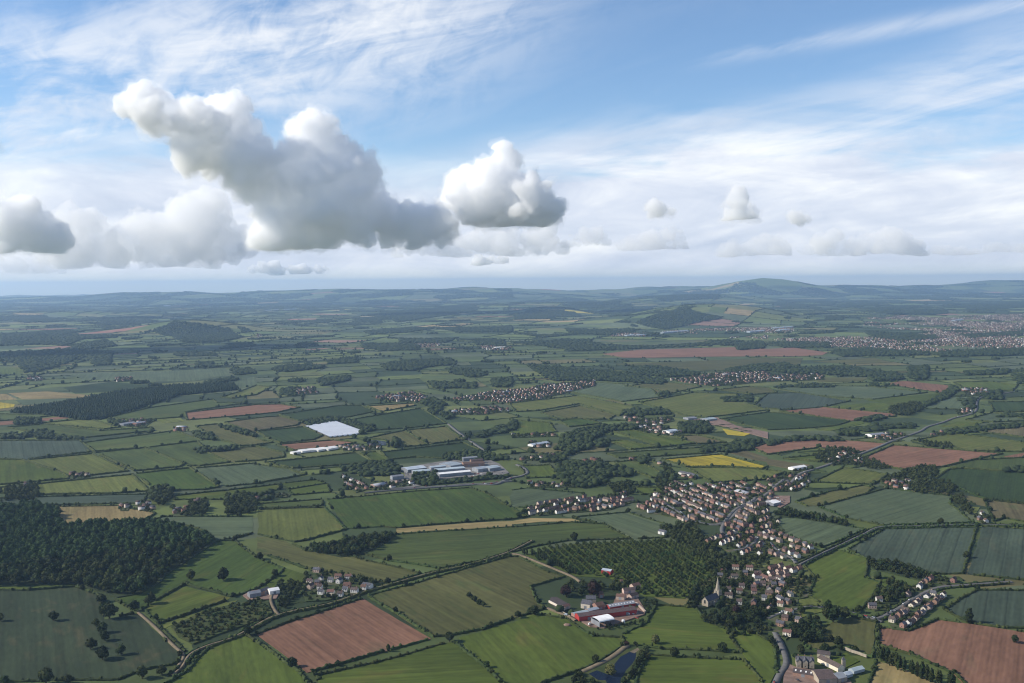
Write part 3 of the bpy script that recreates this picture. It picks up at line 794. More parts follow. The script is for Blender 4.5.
 ('red', 'far red ploughed strip', 'G362,56 500,40 610,37 890,29 H0,36 100,31 238,50 218,61 100,67 0,65 G800,67 560,71 452,71', 'n'),
 ('brown', 'brown corner by the rape field', 'G852,446 940,446 1022,470 1022,488 962,479', 'n'),
 ('red', 'red field in the bend of the main road', 'H362,480 500,422 938,456 700,508 560,523 432,499', 'h'),
 ('red', 'red field behind the nursery', 'H47,285 220,269 508,296 508,307 440,311 332,324', 'h'),
 ('pale', 'pale green field beyond the road', 'H573,405 720,377 850,387 1024,412 1060,430 1024,449 800,444 642,414', 'h'),
 ('grey', 'blue grey far barley field', 'H42,196 120,182 400,187 638,211 420,239 202,224', 'h'),
 ('slate', 'dark slate far field', 'H0,216 120,212 328,245 200,274 50,279 -60,268', 'h'),
 ('bright', 'bright far strip', 'H252,265 420,252 538,259 470,284 340,279', 'n'),
 ('bright', 'green far strip by the tree line', 'H392,240 688,213 620,258 480,257', 'n'),
 ('grey', 'grey far field by the road curve', 'H618,275 690,232 848,224 800,279', 'h'),
 ('red', 'red far field by the tree line', 'H472,175 540,164 718,182 738,205 690,209 560,189', 'n'),
 ('bright', 'bright far field by the farmstead', 'H742,170 880,167 998,181 980,204 792,199', 'h'),
 ('wheat', 'deep green field at the picture edge', 'H722,510 830,482 1024,472 1100,476 1100,530 952,525', 'h'),
 ('red', 'red scrap at the picture edge', 'H943,468 1024,452 1100,452 1100,478', 'n'),
 ('dark', 'dark field beyond the road curve', 'H883,250 1024,247 1100,250 1100,285 902,289', 'h'),
 ('grey', 'grey field inside the road curve', 'H793,320 900,292 1024,316 1100,322 902,329', 'h'),
 ('brown', 'brown field at the long hedge', 'H793,365 950,347 1100,347 1100,400 902,375', 'h'),
 ('bright', 'bright field inside the road curve', 'H683,345 760,327 858,331 800,354', 'n'),
 ('pale', 'pale green pasture by the roadside houses', 'H178,570 300,512 478,541 420,579', 'h'),
 ('bright', 'small green field behind the roadside trees', 'H63,475 250,457 200,489', 'h'),
 ('brown', 'bare brown ground by the village edge', 'H-10,476 180,502 100,519 0,500', 'n'),
 ('bright', 'yellowish strip by the nursery', 'H203,360 378,322 384,334 252,364', 'n'),
 ('olive', 'olive strip before the far town', 'H183,86 420,72 498,90 332,97', 'n'),
 ('olive', 'far olive pasture by the long hamlet', 'H192,150 400,152 380,164 202,169', 'n'),
]
FP = []
for i, (c, d, s, fl) in enumerate(FIELDS):
    P = gpts(s)
    FP.append(P)
    nm = CROP[c][0]
    e = np.roll(P, -1, 0) - P
    k = int(np.argmax((e ** 2).sum(1)))
    a = math.atan2(e[k][1], e[k][0])
    ctr = P.mean(0); z = .35 + .006 * i
    ca, sa = math.cos(a), math.sin(a)
    Q = P - ctr; Q = np.stack([Q[:, 0] * ca + Q[:, 1] * sa, -Q[:, 0] * sa + Q[:, 1] * ca], 1)
    # densify and soften the outline
    R = []
    for j in range(len(Q)):
        p, q = Q[j], Q[(j + 1) % len(Q)]
        n = max(1, int(np.linalg.norm(q - p) / 25))
        for u in range(n): R.append(p + (q - p) * u / n + (RNG.uniform(-1.6, 1.6, 2) if u else 0))
    R = np.array(R); area = .5 * np.sum(R[:, 0] * np.roll(R[:, 1], -1) - np.roll(R[:, 0], -1) * R[:, 1])
    if area < 0: R = R[::-1]
    n = len(R)
    v = [(x, y, z) for x, y in R] + [(x, y, -.2) for x, y in R]
    f = [list(range(n))] + [[j, n + j, n + (j + 1) % n, (j + 1) % n] for j in range(n)]
    me = bpy.data.meshes.new(nm); me.from_pydata(v, [], f); me.materials.append(CM[c]); me.update()
    link(nm, me, loc=(ctr[0], ctr[1], 0), rz=a, kind='structure')
def in_fields(P):
    r = np.zeros(len(P), bool)
    for q in FP: r |= inpoly(P, q)
    return r
def field_at(p):
    for i, q in enumerate(FP):
        if inpoly(np.array([p]), q)[0]: return i
    return -1

# ------------------------------------------------------------------ sheets: gardens, yards, wood floors, roads, pond
SHEET_Z = [1.3]
BLOCK = []          # areas where no field hedges or random trees grow
def sheet(name, s, mat, block=False, P=None):
    P = gpts(s) if P is None else P
    area = .5 * np.sum(P[:, 0] * np.roll(P[:, 1], -1) - np.roll(P[:, 0], -1) * P[:, 1])
    if area < 0: P = P[::-1]
    SHEET_Z[0] += .006; z = SHEET_Z[0]
    n = len(P); ctr = P.mean(0)
    v = [(x, y, z) for x, y in P - ctr] + [(x, y, -.3) for x, y in P - ctr]
    f = [list(range(n))] + [[j, n + j, n + (j + 1) % n, (j + 1) % n] for j in range(n)]
    me = bpy.data.meshes.new(name); me.from_pydata(v, [], f); me.materials.append(mat); me.update()
    link(name, me, loc=(ctr[0], ctr[1], 0), kind='structure')
    if block: BLOCK.append(P)
    return P
ROADS = []; ROADN = []
def smooth_line(P, step=6.0):
    """Catmull-Rom through the points"""
    P = np.asarray(P, float); out = []
    for i in range(len(P) - 1):
        p0 = P[max(i - 1, 0)]; p1 = P[i]; p2 = P[i + 1]; p3 = P[min(i + 2, len(P) - 1)]
        n = max(1, int(np.linalg.norm(p2 - p1) / step))
        for k in range(n):
            t = k / n
            out.append(.5 * ((2 * p1) + (-p0 + p2) * t + (2 * p0 - 5 * p1 + 4 * p2 - p3) * t * t + (-p0 + 3 * p1 - 3 * p2 + p3) * t ** 3))
    out.append(P[-1]); return np.array(out)
def road(name, s, width, mat, z=None, smooth=True):
    P = gpts(s)
    if smooth: P = smooth_line(P)
    SHEET_Z[0] += .006; z = SHEET_Z[0] + .5
    t = np.gradient(P, axis=0); t /= np.linalg.norm(t, axis=1)[:, None] + 1e-9
    nrm = np.stack([-t[:, 1], t[:, 0]], 1)
    a = P + nrm * width / 2; b = P - nrm * width / 2
    ctr = P.mean(0); n = len(P)
    V = np.concatenate([np.column_stack([a - ctr, np.full(n, z)]), np.column_stack([b - ctr, np.full(n, z)]),
                        np.column_stack([a - ctr, np.full(n, -.3)]), np.column_stack([b - ctr, np.full(n, -.3)])])
    F = []
    for i in range(n - 1):
        F += [(i, n + i, n + i + 1, i + 1), (2 * n + i, i, i + 1, 2 * n + i + 1), (n + i, 3 * n + i, 3 * n + i + 1, n + i + 1)]
    link(name, np_mesh(name, V, np.array(F), [mat]), loc=(ctr[0], ctr[1], 0), kind='structure')
    ROADS.append((P, width)); ROADN.append((name, P, width))
    return P
# ------------------------------------------------------------------ plants
def crown_mesh(name, seed, R, H, z0, nlobe, nclump, cs, mat, shape='round', bark=True, sub=True):
    """leaf clumps spread over and inside a group of lobes, plus a ragged inner mass, tapered trunk and limbs.
    R crown radius, H top height, z0 underside height"""
    r = np.random.default_rng(seed)
    lob = []
    if shape == 'round':
        for k in range(nlobe):
            a = r.uniform(0, 2 * PI); q = math.sqrt(r.uniform(0.05, 1)) * R * .62
            f = r.uniform(0, 1)
            zz = z0 + (H - z0) * (.28 + .5 * f * (1 - .45 * q / R))
            rr = R * r.uniform(.34, .52) * (1 - .25 * f)
            lob.append((q * math.cos(a), q * math.sin(a), zz, rr, min(rr * r.uniform(.75, 1.0), (H - zz))))
        lob.append((0, 0, (z0 + H) / 2, R * .62, (H - z0) * .47))
    elif shape == 'cone':
        for k in range(nlobe):
            f = (k + .5) / nlobe
            rr = R * (1 - f) ** .8 * r.uniform(.8, 1.05) + .15 * R
            lob.append((r.uniform(-.1, .1) * R, r.uniform(-.1, .1) * R, z0 + (H - z0) * f * .92, rr, (H - z0) / nlobe * .9))
    elif shape == 'column':
        for k in range(nlobe):
            f = (k + .5) / nlobe
            rr = R * (math.sin(PI * (.12 + .8 * f)) ** .6) * r.uniform(.8, 1.05)
            lob.append((r.uniform(-.15, .15) * R, r.uniform(-.15, .15) * R, z0 + (H - z0) * f * .95, rr, (H - z0) / nlobe * 1.1))
    lob = np.array(lob)
    Vs, Fs, n = [], [], 0
    V0, F0 = ICO2 if sub else ICO1
    for l in lob:
        v = V0 * (1 + r.uniform(-.22, .12, (len(V0), 1))) * np.array([l[3], l[3], l[4]]) * .84 + l[:3]
        Vs.append(v); Fs.append(F0 + n); n += len(V0)
    T = np.concatenate(Fs); VV = np.concatenate(Vs)
    # clumps
    wt = lob[:, 3] ** 2; wt /= wt.sum()
    li = r.choice(len(lob), nclump, p=wt)
    d = r.normal(0, 1, (nclump, 3)); d[:, 2] = d[:, 2] * .9 + .25; d /= np.linalg.norm(d, axis=1)[:, None]
    c = lob[li, :3] + d * np.stack([lob[li, 3], lob[li, 3], lob[li, 4]], 1) * r.uniform(.82, 1.1, (nclump, 1))
    nn = d + r.normal(0, .55, (nclump, 3)); nn /= np.linalg.norm(nn, axis=1)[:, None]
    tt = np.cross(nn, r.normal(0, 1, (nclump, 3))); tt /= np.linalg.norm(tt, axis=1)[:, None]
    bb = np.cross(nn, tt)
    s = cs * r.uniform(.55, 1.25, (nclump, 1)); s2 = s * r.uniform(.5, 1., (nclump, 1))
    q = np.stack([c - tt * s - bb * s2, c + tt * s * r.uniform(.5, 1.1, (nclump, 1)) - bb * s2, c + tt * s + bb * s2 + nn * s * .35, c - tt * s * r.uniform(.4, 1.1, (nclump, 1)) + bb * s2], 1)
    q = q.reshape(-1, 3); q[:, 2] = np.maximum(q[:, 2], .3)
    QF = np.arange(nclump * 4).reshape(-1, 4) + n
    crownV = np.concatenate([VV, q]); nv = len(crownV)
    return crownV, T, QF

def trunk_geo(seed, r0, h, R, limbs=4):
    r = np.random.default_rng(seed + 500)
    V, F = [], []
    def tube(p, q, ra, rb, k=6):
        p = np.array(p, float); q = np.array(q, float)
        ax = (q - p) / np.linalg.norm(q - p); u = np.cross(ax, [.3, .9, .1]); u /= np.linalg.norm(u); w_ = np.cross(ax, u)
        b = len(V)
        for c, rr in ((p, ra), (q, rb)):
            for i in range(k): V.append(c + (u * math.cos(2 * PI * i / k) + w_ * math.sin(2 * PI * i / k)) * rr)
        for i in range(k): F.append((b + i, b + (i + 1) % k, b + k + (i + 1) % k, b + k + i))
    tube((0, 0, -.5), (0, 0, h * .55), r0 * 1.25, r0 * .8)
    tube((0, 0, h * .55), (r.uniform(-.4, .4), r.uniform(-.4, .4), h), r0 * .8, r0 * .35)
    for k in range(limbs):
        a = 2 * PI * k / max(1, limbs) + r.uniform(-.4, .4)
        tube((0, 0, h * r.uniform(.35, .6)), (math.cos(a) * R * .6, math.sin(a) * R * .6, h * r.uniform(.75, 1.)), r0 * .5, r0 * .15)
    return np.array(V), np.array(F)

def tree_mesh(name, seed, R, H, z0, nlobe, nclump, cs, mat, shape='round', limbs=3, sub=True):
    """whole small tree as one mesh"""
    CV, T, Q = crown_mesh(name, seed, R, H, z0, nlobe, nclump, cs, mat, shape, sub=sub)
    TV, TF = trunk_geo(seed, max(.16, R * .07), z0 + (H - z0) * .5, R, limbs)
    V = np.concatenate([CV, TV]); F4 = np.concatenate([Q, TF + len(CV)])
    mi = np.concatenate([np.zeros(len(T)), np.zeros(len(Q)), np.ones(len(TF))])
    return np_mesh(name, V, [T, F4], [mat, MAT['bark']], mi)

OAKS = [tree_mesh('oak_tree', 10 + i, 7.2, 13.5, .9, 9, 520, .95, MAT['oak']) for i in range(6)]
WOODS = [tree_mesh('wood_tree', 30 + i, 6.9, 15, 2.5, 6, 300, 1.0, MAT['wood'], sub=True) for i in range(7)]
GARD = [tree_mesh('garden_tree', 50 + i, 4.2, 8, .5, 6, 170, .75, MAT['oak'], sub=False) for i in range(6)]
SCRB = [tree_mesh('scrub_tree', 130 + i, 4.6, 8, .3, 6, 150, .8, MAT['scrub'], sub=False) for i in range(5)]
ORCH = [tree_mesh('orchard_tree', 70 + i, 3.9, 6.6, .4, 5, 190, .7, MAT['orchard'], sub=False) for i in range(5)]
CONI = [tree_mesh('conifer_tree', 90 + i, 3.0, 15, 1.5, 8, 200, .7, MAT['conifer'], 'cone', 0, sub=False) for i in range(4)]
POPL = [tree_mesh('poplar_tree', 110 + i, 2.6, 17, 1.5, 8, 240, .7, MAT['oak'], 'column', 0, sub=False) for i in range(4)]

def lod_variants(n, sub, seed, cone=False):
    r = np.random.default_rng(seed); out = []
    V0, F0 = ico(sub)
    for k in range(n):
        rad = 1 + r.uniform(-.28, .22, (len(V0), 1))
        v = V0 * rad * np.array([.5, .5, .5]) + np.array([0, 0, .5])
        if cone: v[:, :2] *= (1.15 - v[:, 2:3]) * 1.25
        v += r.normal(0, .035, v.shape)
        out.append((v, F0))
    return out
LOD_HI = lod_variants(10, 2, 5); LOD_LO = lod_variants(10, 1, 6); LOD_CONE = lod_variants(8, 2, 8, True)

def merged_trees(P, Wd, Ht, lods, z=None):
    """many trees merged into one vertex/triangle soup: P (n,2), widths, heights"""
    n = len(P)
    if z is None: z = hterr(P[:, 0], P[:, 1])
    vi = RNG.integers(0, len(lods), n); a = RNG.uniform(0, 2 * PI, n)
    nv = len(lods[0][0])
    base = np.stack([l[0] for l in lods])[vi]
    c, s = np.cos(a)[:, None], np.sin(a)[:, None]
    X = (base[:, :, 0] * c - base[:, :, 1] * s) * Wd[:, None] + P[:, 0:1]
    Y = (base[:, :, 0] * s + base[:, :, 1] * c) * Wd[:, None] + P[:, 1:2]
    Z = base[:, :, 2] * Ht[:, None] * 1.04 - .04 * Ht[:, None] + z[:, None]
    V = np.stack([X, Y, Z], 2).reshape(-1, 3)
    F = (lods[0][1][None] + (np.arange(n) * nv)[:, None, None]).reshape(-1, 3)
    return V, F

def soup(name, parts, mat, loc0=True):
    Vs, Fs, n = [], [], 0
    for V, F in parts:
        Vs.append(V); Fs.append(F + n); n += len(V)
    V = np.concatenate(Vs); F = np.concatenate(Fs)
    return link(name, np_mesh(name, V, F, [mat]), kind='stuff')

PLACED = {}
def free(p, d=6.0):
    i, j = int(p[0] // 20), int(p[1] // 20)
    for a in (-1, 0, 1):
        for b in (-1, 0, 1):
            for q, r in PLACED.get((i + a, j + b), ()):
                if (q[0] - p[0]) ** 2 + (q[1] - p[1]) ** 2 < (d + r) ** 2: return False
    return True
def occupy(p, r): PLACED.setdefault((int(p[0] // 20), int(p[1] // 20)), []).append((p, r))
def occupy_line(P, r):
    for p in P: occupy(p, r)

def put(meshes, name, p, h, href, label, cat, group=None, w_=None, z=0.0):
    s = h / href; me = meshes[RNG.integers(len(meshes))]
    ws = s * RNG.uniform(.9, 1.1) if w_ is None else w_
    o = link(name, me, loc=(p[0], p[1], z), rz=RNG.uniform(0, 2 * PI), scale=(ws, ws, s), label=label, cat=cat, group=group)
    return o

def dist2(p): return math.hypot(p[0], p[1])
def pixel_of(p, z=0.0):
    d = np.array([p[0], p[1], z]) - CAM
    k = d @ cF
    return 512 + FPX * (d @ cR) / k, 341.5 - FPX * (d @ cU) / k
def in_frame(p, m=12):
    x, y = pixel_of(p); return -m < x < 1024 + m and y < 683 + m

# ------------------------------------------------------------------ roads, lanes, pond, yards
road('main_road', 'C690,152 710,145 740,128 768,96 800,80 830,66 861,46 D30,18 60,0 H90,575 130,537 200,514 350,464 440,430 490,408 560,384 610,366 640,348 700,330 745,313 800,300 832,283 836,250 850,232 900,222 1000,205', 8, MAT['asphalt'])
road('village_road', 'Y790,190 770,215 700,245 640,285 590,345 570,380 560,420 600,470', 7, MAT['asphalt'])
road('estate_road', 'Y130,200 200,250 280,300 340,345 420,365 480,375 560,375', 6, MAT['asphalt'])
road('estate_road', 'Y800,460 785,500 740,525 700,545 640,555', 6, MAT['asphalt'])
road('estate_road', 'Y890,500 930,545 980,580 1024,600 1070,640', 6, MAT['asphalt'])
road('lane', 'L180,515 250,505 330,470 420,420 550,335 690,265 800,235 940,225 D820,345', 6, MAT['asphalt'])
road('lane', 'D0,470 40,452 90,440 130,430 240,440 330,462 385,480', 5, MAT['asphalt'])
road('manor_road', 'W50,170 100,260 140,350 165,430 160,510 100,600 60,690 40,800', 7, MAT['asphalt'])
road('hedged_lane', 'D100,290 180,250 250,218 320,185 380,160 500,157 700,152 861,156 960,160', 3.4, MAT['asphalt'])
road('long_lane', 'A580,660 612,632 640,590 700,560 780,535 861,492 B40,470 75,457 140,440 250,418 365,378 480,345 600,312 700,290 780,268 861,240 C70,205', 2.8, MAT['track'])
road('farm_drive', 'B75,455 58,430 50,405 55,385', 4, MAT['track'])
road('dirt_lane', 'A465,448 520,495 580,555 612,585 616,605 600,628', 3.6, MAT['track'])
road('orchard_track', 'C0,250 30,255 100,283 200,325 230,345', 4.5, MAT['track'])
road('farm_track', 'C118,432 150,445 190,460 215,475', 4.5, MAT['track'])
road('pond_track', 'C388,560 350,590 310,615 235,650', 7, MAT['track'])
road('works_road', 'X1024,290 970,298 900,325 830,352 700,352 600,352 400,368 0,388', 9, MAT['asphalt'])
road('straight_road', 'F770,337 800,362 835,388 880,420 935,455', 8, MAT['asphalt'])
road('works_road', 'B365,45 410,40 500,33 720,18 861,5', 6, MAT['asphalt'])
road('valley_road', 'G0,553 40,545 62,533 50,515 20,500', 8, MAT['asphalt'])
for P, w_ in ROADS: occupy_line(P, w_ / 2 + .5)

sheet('farmyard', 'C205,462 262,495 310,500 445,455 448,440 420,395 390,372 350,392 340,420 240,440', MAT['yard'])
sheet('farmyard', 'U290,345 300,365 250,405 148,338 165,300 210,298', MAT['darkroof'])
sheet('works_yard', 'X100,225 200,205 480,160 760,150 860,190 940,262 860,285 640,300 380,310 340,340 180,375 0,378 0,300 120,290', MAT['concrete'], block=True)
sheet('manor_yard', 'W190,490 260,520 470,560 540,620 700,600 820,660 900,800 120,800 140,620', MAT['yard'])
sheet('gravel_pit_yard', 'Y860,200 900,180 1024,180 1024,225 960,260 900,235', MAT['yard'])
sheet('hamlet_yard', 'M130,205 180,180 300,160 340,185 320,225 170,235', MAT['yard'])
sheet('nursery_ground', 'G720,318 820,310 900,345 1024,370 1024,395 950,375 840,345 760,335', MAT['yard'])
mw = bpy.data.materials.new('pond_water'); t, N, L = nt(mw)
o_ = N.new('ShaderNodeOutputMaterial'); b_ = N.new('ShaderNodeBsdfPrincipled')
b_.inputs['Base Color'].default_value = (.008, .014, .03, 1); b_.inputs['Roughness'].default_value = .08; b_.inputs['IOR'].default_value = 1.33; b_.inputs['Specular IOR Level'].default_value = .02
n_ = N.new('ShaderNodeTexNoise'); n_.inputs['Scale'].default_value = .9; g_ = N.new('ShaderNodeNewGeometry'); L.new(g_.outputs['Position'], n_.inputs['Vector'])
bp_ = N.new('ShaderNodeBump'); bp_.inputs['Distance'].default_value = .25; L.new(n_.outputs['Fac'], bp_.inputs['Height']); L.new(bp_.outputs[0], b_.inputs['Normal']); L.new(b_.outputs[0], o_.inputs[0])
sheet('pond_bank', 'Z210,365 300,325 360,300 440,240 560,195 612,190 660,215 640,260 560,350 520,440 500,520 200,520', MAT['rough'])
pondP = sheet('pond', 'Z265,375 320,352 380,375 430,390 440,310 480,260 545,225 590,215 585,270 560,310 520,350 490,410 478,470 400,470 380,420 330,420', mw)
sheet('sandy_bank', 'Z545,225 600,197 610,212 575,236', MAT['track'])
sheet('reservoir', 'F442,405 480,402 520,408 522,420 480,426 445,418', mw)
VILL = {}
for key, s in {
  'K1': 'C415,98 470,62 545,12 640,22 760,12 861,22 D18,2 18,60 C861,88 830,118 768,175 705,152 600,152 560,132',
  'K2': 'C640,212 720,172 775,185 830,120 861,100 D10,120 40,150 60,190 0,180 C861,255 800,258 740,248 690,225',
  'K3': 'C40,112 90,82 250,62 380,42 410,75 330,102 200,112 90,122',
  'K4': 'D-10,165 20,175 80,205 160,232 162,247 82,277 0,262',
  'K5': 'D-10,300 110,290 120,310 20,342 -10,345',
  'K6': 'L330,540 430,440 540,380 640,330 800,290 830,330 700,420 640,480 560,540 470,610 360,600',
  'K6b': 'L440,350 500,270 600,180 700,140 830,150 939,180 939,240 820,230 690,250 560,330', 'K6c': 'L130,360 250,345 340,370 340,430 210,440 130,390',
  'K7': 'M480,70 560,60 640,95 720,110 860,140 860,175 700,215 600,235 490,240 470,190',
  'K8': 'C690,330 730,290 800,285 861,300 D40,320 30,400 C861,425 780,432 720,420',
  'K9': 'D0,440 60,420 110,460 100,500 60,540 0,520', 'K9b': 'D90,365 135,360 150,390 100,405', 'K9c': 'D110,455 D60,430 0,400 0,350 50,350 100,400',
  'K11': 'H420,380 540,375 530,405 480,412 430,397', 'K12': 'H480,580 560,560 575,595 500,600', 'K13': 'H105,522 150,515 170,570 120,605 0,610 0,555 80,545',
  'K13b': 'H215,490 300,450 335,470 260,505', 'K13c': 'H340,475 380,478 380,498 345,495', 'K14': 'F470,232 620,208 680,225 690,245 560,250', 'K15': 'F750,245 960,205 1024,200 G40,200 140,178 330,163 335,185 110,238 0,252 F990,252 900,242',
  'K15b': 'F770,285 960,268 1024,285 900,300 800,300',
  'K16': 'G620,160 720,150 860,128 1024,130 H0,150 220,145 225,160 G1024,168 800,187 700,172', 'K17': 'G495,355 540,345 640,360 680,372 640,385 520,368', 'K17b': 'G450,310 560,322 640,310 650,325 560,345 460,325',
  'K18': 'F345,540 400,565 450,598 400,612 350,580', 'K18b': 'F470,588 560,570 625,560 625,585 500,605', 'K18c': 'F0,630 80,615 140,618 130,630 0,642', 'K19': 'F335,425 500,425 500,440 350,445', 'K20': 'F140,200 235,190 245,215 150,220',
  'K21': 'E490,326 560,318 610,328 580,348 505,348', 'K21b': 'E690,352 735,350 740,368 700,368', 'K22': 'A455,85 510,80 520,100 470,105', 'K22b': 'A580,100 640,95 640,125 585,125', 'K22c': 'A400,85 440,85 430,105 405,105',
  'K23': 'G65,572 245,580 250,592 70,590', 'K23b': 'G590,495 635,498 635,510 590,508', 'K23c': 'G660,530 735,545 735,560 665,550', 'K23d': 'G470,472 510,478 500,488 470,486', 'K23e': 'G185,495 215,500 215,520 190,520', 'K23f': 'G280,480 360,478 360,496 290,500', 'K23g': 'G60,410 160,408 150,432 70,432', 'K23h': 'G0,380 180,375 180,388 0,392', 'K23i': 'G30,470 175,455 170,470 40,485',
  'K24': 'E280,540 360,535 360,555 280,558', 'K24b': 'E780,645 830,640 830,658 780,660', 'K25': 'D375,5 450,10 490,25 480,35 400,28', 'K25b': 'D700,118 745,118 745,150 715,150', 'K26': 'V590,80 800,60 1024,0 1024,130 850,150 620,210', 'K27': 'E60,580 110,576 110,592 60,594', 'K28': 'H780,195 880,195 880,220 790,218', 'K28b': 'H750,285 815,275 820,300 760,300', 'K29': 'H-10,135 50,140 215,138 210,150 0,160', 'K30': 'H660,370 700,368 700,385 660,385', 'K31': 'E110,145 170,150 165,165 115,165', 'K31b': 'E460,150 530,150 530,165 470,168'}.items():
    VILL[key] = sheet('garden_ground', s, MAT['garden'], block=True)

# ------------------------------------------------------------------ houses
def gable_wall(L_, W_, e, rdg, seed):
    b = MB(); x, y = L_ / 2, W_ / 2
    b.add([(-x, -y, -.3), (x, -y, -.3), (x, y, -.3), (-x, y, -.3), (-x, -y, e), (x, -y, e), (x, y, e), (-x, y, e), (-x, 0, rdg), (x, 0, rdg)],
          [(0, 1, 5, 4), (2, 3, 7, 6), (1, 2, 6, 9, 5), (3, 0, 4, 8, 7)], 0)
    r = random.Random(seed)
    nx = max(2, int(L_ / 3.2))
    for s in (-1, 1):
        for k in range(nx):
            cx = -x + (k + .5) * L_ / nx
            for zc in ((1.4,) if e < 3.5 else (1.4, e - 1.3)):
                b.box(cx - .55, s * y - .03 if s > 0 else -y - .02, zc - .55, cx + .55, s * y + .02 if s > 0 else -y + .03, zc + .55, 1)
    for s in (-1, 1):
        b.box(s * x - .03 if s > 0 else -x - .02, -.5, 1.0, s * x + .02 if s > 0 else -x + .03, .5, 2.0, 1)
    return b
def gable_roof(L_, W_, e, rdg, o=.45, th=.22):
    b = MB(); x, y = L_ / 2 + o * .7, W_ / 2 + o
    sl = (rdg - e) / (W_ / 2); ze = e - sl * o
    v = []
    for xx in (-x, x):
        v += [(xx, -y, ze + .05), (xx, 0, rdg + .05), (xx, y, ze + .05), (xx, y, ze + th + .05), (xx, 0, rdg + th + .07), (xx, -y, ze + th + .05)]
    b.add(v, [(0, 1, 7, 6), (1, 2, 8, 7), (2, 3, 9, 8), (3, 4, 10, 9), (4, 5, 11, 10), (5, 0, 6, 11), (5, 4, 1, 0), (4, 3, 2, 1), (6, 7, 10, 11), (7, 8, 9, 10)], 0)
    return b
HT = []   # house types
SIZES = [(7.6, 5.9, 4.5, 6.8), (9.8, 6.2, 4.6, 6.9), (9, 6.6, 2.6, 4.9), (15, 6.2, 4.6, 6.9), (6.8, 5.6, 4.5, 7.0)]
WMS = [('render', 'white rendered'), ('brick', 'red brick'), ('pinkbrick', 'pale brick'), ('cream', 'cream rendered')]
RMS = [('tile', 'brown tiled'), ('redtile', 'red tiled'), ('slatetile', 'slate')]
MESH = {}
for si, sz in enumerate(SIZES):
    gw = gable_wall(*sz, si); gr = gable_roof(*sz)
    ch = MB(); zt = sz[3] + 1.2; ch.box(sz[0] * .32 - .5, -.35, sz[3] - .6, sz[0] * .32 + .5, .35, zt, 0)
    ch.box(sz[0] * .32 - .3, -.15, zt, sz[0] * .32 - .05, .15, zt + .4, 0); ch.box(sz[0] * .32 + .05, -.15, zt, sz[0] * .32 + .3, .15, zt + .4, 0)
    for wm, _ in WMS: MESH['w', si, wm] = gw.mesh('wall', [MAT[wm], MAT['glass']])
    for rm, _ in RMS: MESH['r', si, rm] = gr.mesh('roof', [MAT[rm]])
    MESH['c', si] = ch.mesh('chimney', [MAT['brick']])
PLACES = {'K1': 'on the big village estate', 'K2': 'in the lower part of the big village', 'K3': 'in the row beside the pale green field', 'K4': 'at the barley field edge of the village', 'K5': 'below the village pasture corner',
  'K6': 'in the estate by the great red field', 'K6b': 'along the estate lane under the slate field', 'K6c': 'beside the open pasture and estate lane', 'K7': 'in the hamlet above the red field', 'K8': 'among trees beside the church',
  'K9': 'by the lane above the manor', 'K9b': 'alone at the pasture edge', 'K9c': 'by the village paddock', 'K11': 'by the far main road junction', 'K12': 'in the white farm among trees', 'K13': 'at the village edge by the main road', 'K13b': 'by the road between two red fields',
  'K13c': 'beside the main road trees', 'K26': 'behind the church trees', 'K22': 'by the cottages behind the wood', 'K22b': 'of the brick cottage by the green field', 'K25': 'in the farm above the barley', 'K25b': 'in the white farm by the brown field', 'K23': 'in the row along the grey green field'}
